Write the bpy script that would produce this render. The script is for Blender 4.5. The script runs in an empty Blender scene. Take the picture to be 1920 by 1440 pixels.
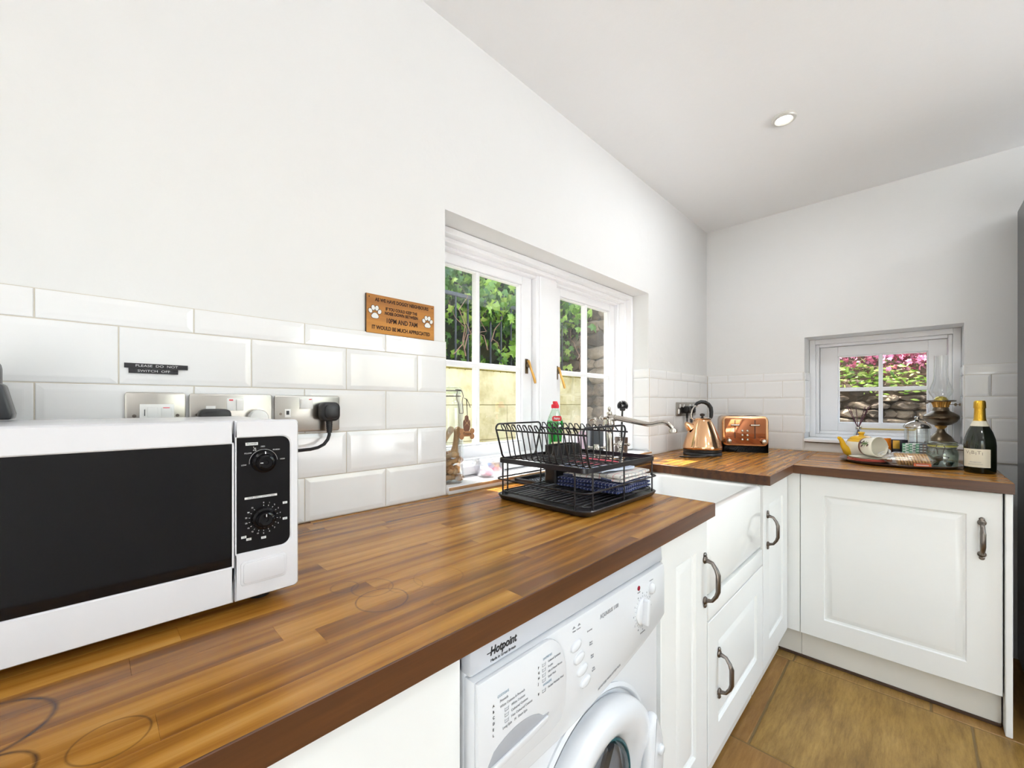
import bpy, bmesh, math, random
from mathutils import Vector, Matrix, Euler, noise
random.seed(7)
PI = math.pi
SC = bpy.context.scene
COL = SC.collection

# ------------------------------------------------------------------ camera, world, sun, exposure
cam_d = bpy.data.cameras.new('camera'); cam = bpy.data.objects.new('camera', cam_d); COL.objects.link(cam)
ANG = math.atan2(756, 773)
cam.location = (0, 0, 1.194); cam.rotation_euler = (PI/2, 0, ANG - PI/2)
cam_d.sensor_fit = 'HORIZONTAL'; cam_d.sensor_width = 36; cam_d.lens = 773/1920*36
cam_d.shift_y = 37/1920; cam_d.clip_start = 0.02; cam_d.clip_end = 200
SC.camera = cam
vs = SC.view_settings
vs.view_transform = 'Standard'; vs.look = 'None'; vs.gamma = 1; vs.use_curve_mapping = False
vs.exposure = 0.37
w = bpy.data.worlds.new('world'); SC.world = w; w.use_nodes = True
nt = w.node_tree; nt.nodes.clear()
sky = nt.nodes.new('ShaderNodeTexSky'); sky.sky_type = 'NISHITA'; sky.sun_disc = False
sky.sun_elevation = math.radians(53.5); sky.sun_rotation = math.radians(-8)
sky.air_density = 1.6; sky.dust_density = 3.0; sky.ozone_density = 0.6
bg = nt.nodes.new('ShaderNodeBackground'); bg.inputs[1].default_value = 1.15
wo = nt.nodes.new('ShaderNodeOutputWorld')
hs_ = nt.nodes.new('ShaderNodeHueSaturation'); hs_.inputs['Saturation'].default_value = .8; nt.links.new(sky.outputs[0], hs_.inputs['Color']); nt.links.new(hs_.outputs[0], bg.inputs[0]); nt.links.new(bg.outputs[0], wo.inputs[0])
sun_d = bpy.data.lights.new('sun', 'SUN'); sun_d.energy = 18.0; sun_d.angle = math.radians(0.6); sun_d.color = (1, .985, .96)
sun = bpy.data.objects.new('sun', sun_d); COL.objects.link(sun)
sun.rotation_euler = Vector((.08, -.59, -.805)).to_track_quat('-Z', 'Y').to_euler()
LAMP_W = 4.2

# ------------------------------------------------------------------ materials
def lin(c):
    if isinstance(c, str): c = tuple(int(c[i:i+2], 16) for i in (0, 2, 4))
    c = [v/255 for v in c]
    return tuple((v/12.92 if v <= .04045 else ((v+.055)/1.055)**2.4) for v in c) + (1,)
class N:
    def __init__(s, name):
        s.m = bpy.data.materials.new(name); s.m.use_nodes = True; s.t = s.m.node_tree; s.t.nodes.clear()
        s.out = s.n('OutputMaterial')
    def n(s, kind, **kw):
        x = s.t.nodes.new('ShaderNode'+kind)
        for k, v in kw.items(): setattr(x, k, v)
        return x
    def l(s, a, b): s.t.links.new(a, b)
    def val(s, sock, v):
        if isinstance(v, (int, float, tuple, list)): sock.default_value = v
        else: s.l(v, sock)
    def math(s, op, a, b=0, c=None):
        x = s.n('Math', operation=op); s.val(x.inputs[0], a); s.val(x.inputs[1], b)
        if c is not None: s.val(x.inputs[2], c)
        return x.outputs[0]
    def mix(s, f, a, b, mode='MIX'):
        x = s.n('Mix', data_type='RGBA', blend_type=mode); s.val(x.inputs[0], f); s.val(x.inputs[6], a); s.val(x.inputs[7], b)
        return x.outputs[2]
    def noise(s, vec, scale, detail=3, rough=.5):
        x = s.n('TexNoise'); x.inputs['Scale'].default_value = scale; x.inputs['Detail'].default_value = detail
        x.inputs['Roughness'].default_value = rough; s.l(vec, x.inputs['Vector']); return x.outputs['Fac']
    def ramp(s, f, stops):
        x = s.n('ValToRGB'); e = x.color_ramp.elements
        while len(e) > 1: e.remove(e[-1])
        e[0].position = stops[0][0]; e[0].color = stops[0][1]
        for p, c in stops[1:]:
            q = e.new(p); q.color = c
        s.l(f, x.inputs[0]); return x.outputs[0]
    def coord(s, kind='Object'): return s.n('TexCoord').outputs[kind]
    def mapping(s, vec, scale=(1,1,1), loc=(0,0,0), rot=(0,0,0)):
        x = s.n('Mapping'); s.l(vec, x.inputs[0]); s.val(x.inputs[1], loc); x.inputs[2].default_value = rot; x.inputs[3].default_value = scale
        return x.outputs[0]
    def bsdf(s, col, rough=.5, metal=0, bump=None, bs=.1, bd=.002, **kw):
        b = s.n('BsdfPrincipled'); s.val(b.inputs['Base Color'], col); s.val(b.inputs['Roughness'], rough); b.inputs['Metallic'].default_value = metal
        for k, v in kw.items(): s.val(b.inputs[k.replace('_', ' ')], v)
        if bump is not None:
            q = s.n('Bump'); q.inputs['Strength'].default_value = bs; q.inputs['Distance'].default_value = bd
            s.l(bump, q.inputs['Height']); s.l(q.outputs[0], b.inputs['Normal'])
        return b
    def done(s, sh):
        s.l(sh.outputs[0] if hasattr(sh, 'outputs') else sh, s.out.inputs[0]); return s.m

MATS = {}
def plain(name, col, rough=.5, metal=0, var=.04, nscale=8, bump=0, **kw):
    if name in MATS: return MATS[name]
    n = N(name); c = lin(col); co = n.coord()
    f = n.noise(co, nscale, 3)
    dark = tuple(v*(1-var) for v in c[:3]) + (1,); lite = tuple(min(1, v*(1+var)) for v in c[:3]) + (1,)
    colr = n.mix(f, dark, lite)
    bm_ = n.noise(co, nscale*6, 4) if bump else None
    MATS[name] = n.done(n.bsdf(colr, rough, metal, bm_, bump, .002, **kw)); return MATS[name]

def clear_mat(name, tint=(1,1,1), gloss=.06, rough=.0, k=.4):
    n = N(name); t = n.n('BsdfTransparent'); t.inputs[0].default_value = tint + (1,)
    g = n.n('BsdfGlossy'); g.inputs['Roughness'].default_value = rough; g.inputs[0].default_value = (1,1,1,1)
    lw = n.n('LayerWeight'); lw.inputs[0].default_value = .35
    f = n.math('MULTIPLY_ADD', lw.outputs['Fresnel'], k, gloss)
    f = n.math('MINIMUM', f, .85)
    m = n.n('MixShader'); n.l(f, m.inputs[0]); n.l(t.outputs[0], m.inputs[1]); n.l(g.outputs[0], m.inputs[2])
    MATS[name] = n.done(m); return MATS[name]

def wall_mat(name, col):
    n = N(name); co = n.coord(); f = n.noise(co, 1.3, 4); f2 = n.noise(co, 7, 5)
    c = lin(col); a = tuple(v*.965 for v in c[:3])+(1,)
    return n.done(n.bsdf(n.mix(f, a, c), .75, 0, f2, .35, .01))
M_wall = wall_mat('plaster_white', (231, 231, 230)); M_ceil = wall_mat('ceiling_white', (248, 249, 250))
M_paint = plain('gloss_paint', (246, 246, 248), .28, var=.01)
M_tile = plain('tile_glaze', (236, 236, 236), .09, var=.012, nscale=14)
M_grout = plain('grout', (208, 200, 186), .9, bump=.3)
M_cab = plain('cabinet_cream', (240, 240, 238), .38, var=.012)
M_body = plain('cabinet_body', (234, 232, 226), .5)
M_white = plain('appliance_white', (222, 222, 226), .25, var=.01)
M_washer = plain('washer_white', (226, 228, 232), .22, var=.01)
M_washgrey = plain('washer_grey', (200, 203, 210), .3, var=.01)
M_ceramic = plain('ceramic_white', (245, 245, 243), .08, var=.01)
M_black = plain('black_plastic', (26, 26, 29), .35)
M_blackg = plain('black_gloss', (12, 11, 14), .06, Specular_IOR_Level=.28)
M_wire = plain('black_wire', (24, 21, 27), .32)
M_pew = plain('pewter', (120, 112, 106), .28, 1)
M_chrome = plain('brushed_nickel', (196, 190, 182), .16, 1)
M_steel = plain('steel_plate', (178, 174, 168), .3, 1, var=.08, nscale=20)
M_gold = plain('gold_foil', (232, 186, 70), .28, 1, bump=.8, nscale=60)
M_brass = plain('brass', (196, 150, 82), .3, 1)
M_bronze = plain('old_brass', (112, 98, 80), .32, 1, var=.25, nscale=30)
M_copper = plain('copper', (238, 190, 146), .12, 1, var=.03)
M_copperd = plain('copper_dark', (176, 112, 78), .08, 1, var=.03)
M_ink = plain('ink_black', (30, 30, 34), .6)
M_inkg = plain('ink_grey', (150, 152, 158), .6)
M_inkw = plain('ink_white', (215, 215, 215), .6)
M_red = plain('red_plastic', (222, 28, 52), .35)
M_yellow = plain('yellow_glaze', (236, 184, 40), .15)
M_creamg = plain('cream_glaze', (243, 238, 222), .15)
M_glass = clear_mat('window_glass', (.98, .985, .98), .004, k=.14)
M_jar = clear_mat('jar_glass', (.975, .99, .985), .04)
M_jarg = clear_mat('green_jar_glass', (.91, .97, .94), .06)
M_film = clear_mat('plastic_film', (.97, .96, .95), .12, .12)

def wood_mat(name, stops, along='x', rough=.3, rings=(), rnd=True):
    n = N(name); oi = n.n('ObjectInfo'); co = n.n('NewGeometry').outputs['Position']
    off = n.n('CombineXYZ'); r = oi.outputs['Random']
    n.l(n.math('MULTIPLY', r, 37.0), off.inputs[0]); n.l(n.math('MULTIPLY', r, 91.0), off.inputs[1]); n.l(n.math('MULTIPLY', r, 13.0), off.inputs[2])
    va = n.n('VectorMath', operation='ADD'); n.l(co, va.inputs[0])
    if rnd: n.l(off.outputs[0], va.inputs[1])
    sc = {'x': (1.6, 26, 26), 'y': (26, 1.6, 26)}[along]
    v = n.mapping(va.outputs[0], sc); v2 = n.mapping(va.outputs[0], tuple(q*4 for q in sc))
    g1 = n.noise(v, 1.0, 5, .62); g2 = n.noise(v2, 1.0, 4, .6)
    wv = n.n('TexWave', wave_type='BANDS', bands_direction='Y' if along == 'x' else 'X'); n.l(n.mapping(va.outputs[0], (.5, 9, 9) if along == 'x' else (9, .5, 9)), wv.inputs[0])
    wv.inputs['Scale'].default_value = 1.0; wv.inputs['Distortion'].default_value = 6.0; wv.inputs['Detail'].default_value = 3; wv.inputs['Detail Scale'].default_value = 1.2
    f = n.math('ADD', n.math('MULTIPLY', g1, .58), n.math('MULTIPLY', g2, .17)); f = n.math('ADD', f, n.math('MULTIPLY', wv.outputs['Fac'], .13))
    if rnd: f = n.math('ADD', f, n.math('MULTIPLY', n.math('SUBTRACT', r, .5), .18))
    col = n.ramp(f, stops)
    if rings:
        sx = n.n('SeparateXYZ'); n.l(co, sx.inputs[0]); nz = n.noise(co, 60, 2)
        for (cx, cy, rx, ry, wd, st) in rings:
            dx = n.math('DIVIDE', n.math('SUBTRACT', sx.outputs[0], cx), rx); dy = n.math('DIVIDE', n.math('SUBTRACT', sx.outputs[1], cy), ry)
            d = n.math('SQRT', n.math('ADD', n.math('MULTIPLY', dx, dx), n.math('MULTIPLY', dy, dy)))
            e = n.math('ABSOLUTE', n.math('SUBTRACT', d, 1)); e = n.math('SUBTRACT', 1, n.math('DIVIDE', e, wd)); e = n.math('MAXIMUM', e, 0)
            e = n.math('MULTIPLY', n.math('MULTIPLY', e, st), n.math('ADD', nz, .35))
            col = n.mix(e, col, lin((60, 38, 24)))
    return n.done(n.bsdf(col, rough, 0, g2, .02, .0006, Specular_IOR_Level=.5))
WS = [(.26, lin((118, 72, 24))), (.38, lin((148, 96, 34))), (.48, lin((174, 118, 44))), (.60, lin((194, 138, 60))), (.76, lin((214, 166, 94)))]
RINGS = [(.296, .553, .036, .036, .05, .75), (.305, .60, .03, .032, .06, .5), (.345, .57, .026, .026, .05, .4), (.275, .632, .02, .02, .1, .5),
         (-.075, .575, .052, .046, .07, 1.0), (.012, .487, .026, .026, .06, .7), (-.06, .50, .03, .03, .09, 1.0), (.40, .56, .04, .04, .05, .3)]
M_woodx = wood_mat('oak_staves', WS, 'x', .27, RINGS)
M_woody = wood_mat('oak_staves_end', WS, 'y', .27)
WE = [(.3, lin((60, 34, 18))), (.55, lin((92, 56, 30))), (.8, lin((124, 80, 46)))]
M_edge = wood_mat('oak_edge', WE, 'x', .38, rnd=False); M_edgey = wood_mat('oak_edge_end', WE, 'y', .38, rnd=False)
WSg = [(.3, lin((158, 100, 32))), (.5, lin((190, 128, 44))), (.75, lin((208, 150, 66)))]
M_sign = wood_mat('sign_wood', WSg, 'x', .5, rnd=False)

def floor_mat():
    n = N('floor_stone'); oi = n.n('ObjectInfo'); co = n.n('NewGeometry').outputs['Position']
    f = n.noise(n.mapping(co, (1.2, 5, 1)), 2.2, 6, .65); f2 = n.noise(n.mapping(co, (2, 14, 1)), 6, 5, .7)
    x = n.math('ADD', n.math('MULTIPLY', f, .6), n.math('MULTIPLY', f2, .4))
    c = n.ramp(x, [(.3, lin((92, 66, 26))), (.45, lin((134, 102, 46))), (.58, lin((162, 128, 66))), (.75, lin((192, 160, 98)))])
    c2 = n.mix(n.math('MULTIPLY', oi.outputs['Random'], .35), c, lin((150, 92, 52)))
    return n.done(n.bsdf(c2, .38, 0, f2, .3, .004))
M_floor = floor_mat()

def grid_mat(name, base, line, pitch, wd, line2=None, every=4, base2=None):
    n = N(name); co = n.coord(); s = n.n('SeparateXYZ'); n.l(co, s.inputs[0]); col = lin(base)
    nz = n.noise(co, 400, 2)
    fs = []
    for i in (0, 1):
        v = n.math('FRACT', n.math('DIVIDE', n.math('ADD', s.outputs[i], 5.0), pitch)); fs.append(n.math('LESS_THAN', v, wd))
    f = n.math('MAXIMUM', fs[0], fs[1])
    c = n.mix(f, lin(base), lin(line))
    if line2:
        v = n.math('FRACT', n.math('DIVIDE', n.math('ADD', s.outputs[0], 5.0), pitch*every)); v2 = n.math('FRACT', n.math('DIVIDE', n.math('ADD', s.outputs[1], 5.0), pitch*every))
        g = n.math('MAXIMUM', n.math('LESS_THAN', v, wd/every), n.math('LESS_THAN', v2, wd/every)); c = n.mix(g, c, lin(line2))
    return n.done(n.bsdf(c, .9, 0, nz, .5, .001))

# ------------------------------------------------------------------ mesh builder
class MB:
    def __init__(s): s.bm = bmesh.new()
    def _merge(s, b, mat=None, mi=0):
        if mat is not None: b.transform(mat)
        for f in b.faces: f.material_index = mi
        me = bpy.data.meshes.new('t'); b.to_mesh(me); b.free(); s.bm.from_mesh(me); bpy.data.meshes.remove(me)
    def box(s, x0, x1, y0, y1, z0, z1, bev=0, seg=2, mat=None, mi=0):
        b = bmesh.new(); bmesh.ops.create_cube(b, size=1)
        b.transform(Matrix.Translation(((x0+x1)/2, (y0+y1)/2, (z0+z1)/2)) @ Matrix.Diagonal((abs(x1-x0), abs(y1-y0), abs(z1-z0), 1)))
        if bev: bmesh.ops.bevel(b, geom=b.edges[:], offset=bev, segments=seg, profile=.6, affect='EDGES', clamp_overlap=True)
        s._merge(b, mat, mi); return s
    def rbox(s, x0, x1, y0, y1, z0, z1, r, axis='z', bev=0, seg=5, mat=None, mi=0):
        """box with the four edges parallel to axis rounded by r, other edges bevelled by bev"""
        b = bmesh.new(); bmesh.ops.create_cube(b, size=1)
        b.transform(Matrix.Translation(((x0+x1)/2, (y0+y1)/2, (z0+z1)/2)) @ Matrix.Diagonal((abs(x1-x0), abs(y1-y0), abs(z1-z0), 1)))
        k = 'xyz'.index(axis)
        es = [e for e in b.edges if abs((e.verts[0].co-e.verts[1].co)[k]) > 1e-6]
        bmesh.ops.bevel(b, geom=es, offset=r, segments=seg, profile=.5, affect='EDGES')
        if bev:
            es = [e for e in b.edges if len(e.link_faces) == 2 and e.calc_face_angle(0) > .9]
            bmesh.ops.bevel(b, geom=es, offset=bev, segments=2, profile=.5, affect='EDGES')
        s._merge(b, mat, mi); return s
    def cyl(s, p0, p1, r0, r1=None, seg=20, mi=0, caps=True, bev=0):
        p0 = Vector(p0); p1 = Vector(p1); r1 = r0 if r1 is None else r1; d = p1-p0
        b = bmesh.new(); bmesh.ops.create_cone(b, cap_ends=caps, segments=seg, radius1=r0, radius2=r1, depth=d.length)
        if bev: bmesh.ops.bevel(b, geom=[e for e in b.edges if e.calc_face_angle(0) > 1], offset=bev, segments=2, profile=.5, affect='EDGES')
        s._merge(b, Matrix.Translation((p0+p1)/2) @ d.to_track_quat('Z', 'Y').to_matrix().to_4x4(), mi); return s
    def lathe(s, prof, mat=None, seg=28, mi=0, arc=1.0, flute=None):
        b = bmesh.new(); rows = []
        n = seg if arc == 1.0 else seg+1
        for (r, z) in prof:
            if r < 1e-6: rows.append([b.verts.new((0, 0, z))])
            else:
                row = []
                for i in range(n):
                    t = 2*PI*arc*i/seg; rr = r*(1+flute[1]*math.cos(flute[0]*t)) if flute else r
                    row.append(b.verts.new((rr*math.cos(t), rr*math.sin(t), z)))
                rows.append(row)
        for A, B in zip(rows, rows[1:]):
            m = n if arc == 1.0 else n-1
            if len(A) == 1 and len(B) == 1: continue
            for i in range(m):
                j = (i+1) % n
                if len(A) == 1: b.faces.new((A[0], B[j], B[i]))
                elif len(B) == 1: b.faces.new((A[i], A[j], B[0]))
                else: b.faces.new((A[i], A[j], B[j], B[i]))
        s._merge(b, mat, mi); return s
    def tube(s, pts, r, closed=False, seg=8, mi=0, mat=None, taper=None, flat=1.0):
        pts = [Vector(p) for p in pts]; n = len(pts); b = bmesh.new(); rings = []; up = None
        for i, p in enumerate(pts):
            a = pts[(i-1) % n] if (closed or i > 0) else p; c = pts[(i+1) % n] if (closed or i < n-1) else p
            t = (c-a).normalized()
            if up is None:
                up = Vector((0, 0, 1)) if abs(t.z) < .9 else Vector((1, 0, 0))
            side = t.cross(up); 
            if side.length < 1e-5: side = t.cross(Vector((0, 1, 0)))
            side.normalize(); up = side.cross(t).normalized()
            k = 1.0
            if 0 < i < n-1 or closed:
                d1 = (p-a).normalized(); k = 1/max(.6, abs(d1.dot(t)))
            rr = r if taper is None else taper[i]
            rings.append([b.verts.new(p + (side*math.cos(2*PI*j/seg)*flat + up*math.sin(2*PI*j/seg))*rr*min(k, 1.4)) for j in range(seg)])
        m = n if closed else n-1
        for i in range(m):
            A = rings[i]; B = rings[(i+1) % n]
            for j in range(seg): b.faces.new((A[j], A[(j+1) % seg], B[(j+1) % seg], B[j]))
        if not closed:
            b.faces.new(rings[0][::-1]); b.faces.new(rings[-1])
        bmesh.ops.recalc_face_normals(b, faces=b.faces[:])
        s._merge(b, mat, mi); return s
    def sphere(s, c, r, sc=(1, 1, 1), seg=14, mat=None, mi=0):
        b = bmesh.new(); bmesh.ops.create_uvsphere(b, u_segments=seg, v_segments=max(6, seg//2+1), radius=r)
        b.transform(Matrix.Translation(c) @ Matrix.Diagonal((*sc, 1))); s._merge(b, mat, mi); return s
    def prism(s, poly, y0, y1, mat=None, mi=0, bev=0):
        """poly in x,z extruded along y"""
        b = bmesh.new(); f = b.faces.new([b.verts.new((x, y0, z)) for x, z in poly])
        r = bmesh.ops.extrude_face_region(b, geom=[f]); bmesh.ops.translate(b, verts=[v for v in r['geom'] if isinstance(v, bmesh.types.BMVert)], vec=(0, y1-y0, 0))
        bmesh.ops.recalc_face_normals(b, faces=b.faces[:])
        if bev: bmesh.ops.bevel(b, geom=[e for e in b.edges if e.calc_face_angle(0) > .8], offset=bev, segments=2, profile=.5, affect='EDGES')
        s._merge(b, mat, mi); return s
    def rings(s, x0, x1, z0, z1, prof, mat=None, back=None, mi=0):
        """rectangular panel facing -y: prof = (inset, y) list, closed in the middle; back = y of the rear"""
        b = bmesh.new(); R = []
        if back is not None: prof = [(0, back)] + list(prof)
        for ins, y in prof:
            R.append([b.verts.new(q) for q in ((x0+ins, y, z0+ins), (x1-ins, y, z0+ins), (x1-ins, y, z1-ins), (x0+ins, y, z1-ins))])
        for A, B in zip(R, R[1:]):
            for i in range(4): b.faces.new((A[i], A[(i+1) % 4], B[(i+1) % 4], B[i]))
        b.faces.new(R[-1])
        if back is not None: b.faces.new(R[0][::-1])
        s._merge(b, mat, mi); return s
    def text(s, body, size, mat, align='CENTER', ext=.0003, xs=1.0, bend=None, mi=0, bold=0, shear=0):
        cu = bpy.data.curves.new('t', 'FONT'); cu.body = body; cu.size = size; cu.align_x = align; cu.align_y = 'CENTER'; cu.extrude = ext; cu.offset = bold; cu.shear = shear
        cu.resolution_u = 3
        o = bpy.data.objects.new('t', cu); me = bpy.data.meshes.new_from_object(o)
        b = bmesh.new(); b.from_mesh(me); bpy.data.meshes.remove(me); bpy.data.objects.remove(o); bpy.data.curves.remove(cu)
        for v in b.verts:
            v.co.x *= xs
            if bend: # bend = radius : wrap around z axis, facing -y
                x, y, z = v.co; t = x/bend; v.co = Vector((math.sin(t)*(bend+z), -math.cos(t)*(bend+z), y))
        s._merge(b, mat, mi); return s
    def build(s, name, mats, parent=None, smooth=35, loc=None, rot=None):
        me = bpy.data.meshes.new(name); bmesh.ops.remove_doubles(s.bm, verts=s.bm.verts[:], dist=1e-6); s.bm.to_mesh(me); s.bm.free()
        for m in (mats if isinstance(mats, (list, tuple)) else [mats]): me.materials.append(m)
        if smooth:
            me.polygons.foreach_set('use_smooth', [True]*len(me.polygons)); me.set_sharp_from_angle(angle=math.radians(smooth))
        o = bpy.data.objects.new(name, me); COL.objects.link(o)
        if parent is not None: o.parent = parent
        if loc is not None: o.location = loc
        if rot is not None: o.rotation_euler = rot
        return o
def T(x=0, y=0, z=0, rx=0, ry=0, rz=0, s=None):
    m = Matrix.Translation((x, y, z)) @ Euler((rx, ry, rz)).to_matrix().to_4x4()
    if s: m = m @ Matrix.Diagonal((*s, 1))
    return m
FRONT = lambda x, y, z, s=None: T(x, y, z, PI/2, 0, 0, s)      # flat print facing -y
def tag(o, label=None, cat=None, group=None, kind=None):
    if label: o['label'] = label
    if cat: o['category'] = cat
    if group: o['group'] = group
    if kind: o['kind'] = kind
    return o
def thing(name, label, cat, loc=(0, 0, 0), rz=0, group=None, rot=None):
    o = bpy.data.objects.new(name, None); COL.objects.link(o); o.location = loc; o.rotation_euler = rot or (0, 0, rz); o.empty_display_size = .05
    return tag(o, label, cat, group)
def struct(o, label=None): return tag(o, label, None, None, 'structure')
def copy_tree(o, parent=None):
    c = o.copy(); COL.objects.link(c); c.parent = parent
    for ch in o.children: copy_tree(ch, c)
    return c
def arc(cx, cy, r, a0, a1, n=6): return [(cx+r*math.cos(a0+(a1-a0)*i/n), cy+r*math.sin(a0+(a1-a0)*i/n)) for i in range(n+1)]
def rrect(x0, x1, y0, y1, r, n=5):
    return arc(x1-r, y0+r, r, -PI/2, 0, n)+arc(x1-r, y1-r, r, 0, PI/2, n)+arc(x0+r, y1-r, r, PI/2, PI, n)+arc(x0+r, y0+r, r, PI, 1.5*PI, n)

# ------------------------------------------------------------------ room shell
WB, WE_, CE = 1.047, 3.028, 2.392            # back wall face, end wall face, ceiling
WX0, WX1, WZ0, WZ1 = .772, 2.144, .925, 1.80  # back window opening
VY0, VY1, VZ0, VZ1 = -.174, .480, .985, 1.595 # end window opening
RX0, RY0 = -1.7, -2.1
m = MB()
m.box(RX0-.2, WX0, WB, 1.42, 0, CE); m.box(WX1, WE_+.35, WB, 1.30, 0, CE); m.box(WX1+.3, WE_+.35, 1.30, 1.42, 0, CE); m.box(WX1, WX1+.3, 1.30, 1.42, 1.95, CE); m.box(WX0, WX1, WB, 1.42, 0, WZ0-.012); m.box(WX0, WX1, WB, 1.42, WZ1, CE)
wall_back = struct(m.build('wall_back', M_wall, smooth=0), 'white plastered long wall behind the worktop')
m = MB()
m.box(WE_, WE_+.35, RY0-.2, VY0, 0, CE); m.box(WE_, WE_+.35, VY1, WB, 0, CE); m.box(WE_, WE_+.35, VY0, VY1, 0, VZ0-.012); m.box(WE_, WE_+.35, VY0, VY1, VZ1, CE)
wall_right = struct(m.build('wall_right', M_wall, smooth=0), 'white plastered end wall with the small window')
m = MB(); m.box(RX0-.2, RX0, RY0, -1.9, 0, CE); m.box(RX0-.2, RX0, -.5, WB, 0, CE); m.box(RX0-.2, RX0, -1.9, -.5, 2.15, CE)
struct(m.build('wall_left', M_wall, smooth=0), 'white wall behind the camera with a wide opening for the added doors')
m = MB(); m.box(RX0-.2, 1.3, RY0-.2, RY0, 0, CE); m.box(2.9, WE_, RY0-.2, RY0, 0, CE); m.box(1.3, 2.9, RY0-.2, RY0, 2.1, CE); m.box(1.3, 2.9, RY0-.2, RY0, 0, .6)
struct(m.build('wall_front', M_wall, smooth=0), 'white wall facing the worktops with an opening for the added window')
struct(MB().box(RX0-.2, WE_+.35, RY0-.2, 1.42, CE, CE+.12).build('ceiling', M_ceil, smooth=0), 'plain white plaster ceiling')

# floor : stone flags on a grout bed
fl = struct(MB().box(RX0-.2, WE_+.35, RY0-.2, 1.42, -.1, -.0025).build('floor', plain('floor_joint', (122, 100, 64), .9, bump=.4), smooth=0), 'worn brown stone flag floor')
def flag(x0, x1, y0, y1):
    g = .003; MB().box(x0+g, x1-g, y0+g, y1-g, -.02, 0, .003, 1).build('flagstone', M_floor, fl)
xs = [RX0, -1.0, -.35, .30, .955, 1.616, 2.283, WE_]
for i, (a, b) in enumerate(zip(xs, xs[1:])):
    off = [0, .28, .1, .35, .2, .33, .0155][i]
    y = -.06 + off - .45*6
    while y < 1.04:
        y1 = y+.45+(.12 if i % 2 else 0); ya, yb = max(y, RY0), min(y1, WB)
        if yb-ya > .03: flag(a, b, ya, yb)
        y = y1

# ------------------------------------------------------------------ tiles (metro, bevelled edge)
TP = .211; ROWS = [(.912, 1.0165, 0), (1.0165, 1.123, 1), (1.123, 1.2295, 0), (1.2295, 1.336, 1), (1.336, 1.386, 0)]
tile_cache = {}
def tile_mesh(wd, h):
    k = (round(wd, 3), round(h, 3))
    if k not in tile_cache:
        bv = min(.010, wd*.25)
        o = MB().rings(-wd/2+.0009, wd/2-.0009, -h/2+.0009, h/2-.0009, [(0, -.0030), (.0010, -.0038), (bv, -.0050), (bv+.002, -.0051)], back=.001).build('tile', M_tile, None, smooth=0)
        tile_cache[k] = o.data; bpy.data.objects.remove(o)
    return tile_cache[k]
def put_tile(x0, x1, z0, z1, place, rz, parent):
    o = bpy.data.objects.new('tile', tile_mesh(x1-x0, z1-z0)); COL.objects.link(o); o.parent = parent
    c = place((x0+x1)/2, (z0+z1)/2); o.location = c; o.rotation_euler = (random.uniform(-.002, .002), 0, rz+random.uniform(-.002, .002))
def tile_run(a0, a1, jA, jB, place, rz, parent, rows=ROWS, zmax=9):
    for (z0, z1, k) in rows:
        z1 = min(z1, zmax)
        if z1-z0 < .015: continue
        j = jB if k else jA; s = j + TP*math.ceil((a0-j)/TP+1e-6); cuts = [a0]
        while s < a1-.004:
            if s-cuts[-1] > .008: cuts.append(s)
            s += TP
        cuts.append(a1)
        for x, y in zip(cuts, cuts[1:]): put_tile(x, y, z0, z1, place, rz, parent)
pb = lambda a, z: (a, WB-.003, z)
tile_run(-.62, WX0, .146, .036, pb, 0, wall_back)
tile_run(WX1, WE_-.008, 2.357, 2.252, pb, 0, wall_back)
pe = lambda a, z: (WE_-.003, -a, z)           # facing -x ; local a = -Y
tile_run(-WB+.008, -VY1, -.908, -1.014, pe, -PI/2, wall_right)
tile_run(-VY1, -VY0, -.48, -.37, pe, -PI/2, wall_right, zmax=.968)
tile_run(-VY0, .62, .37, .262, pe, -PI/2, wall_right)
# tiles turning into the reveals
pj = lambda a, z: (WX1-.001, -a, z)
for z0, z1, k in ROWS: put_tile(-1.139, -WB+.004, max(z0, .937), z1, pj, -PI/2, wall_back)
for z0, z1, k in ROWS[1:]:
    put_tile(WE_-.004, WE_+.15, z0, z1, lambda a, z: (a, VY1-.001, z), 0, wall_right)
    put_tile(-WE_-.15, -WE_+.004, z0, z1, lambda a, z: (-a, VY0+.001, z), PI, wall_right)
# grout beds
m = MB(); m.box(-.62, WX0, WB-.0056, WB+.002, .911, 1.3862); m.box(WX1, WE_, WB-.0056, WB+.002, .911, 1.3862)
m.build('grout_bed', M_grout, wall_back, smooth=0)
m = MB(); m.box(WE_-.0056, WE_+.002, VY1, WB, .91, 1.3865); m.box(WE_-.0056, WE_+.002, VY0, VY1, .91, .968); m.box(WE_-.0056, WE_+.002, -.62, VY0, .91, 1.3865)
m.build('grout_bed', M_grout, wall_right, smooth=0)

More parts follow.
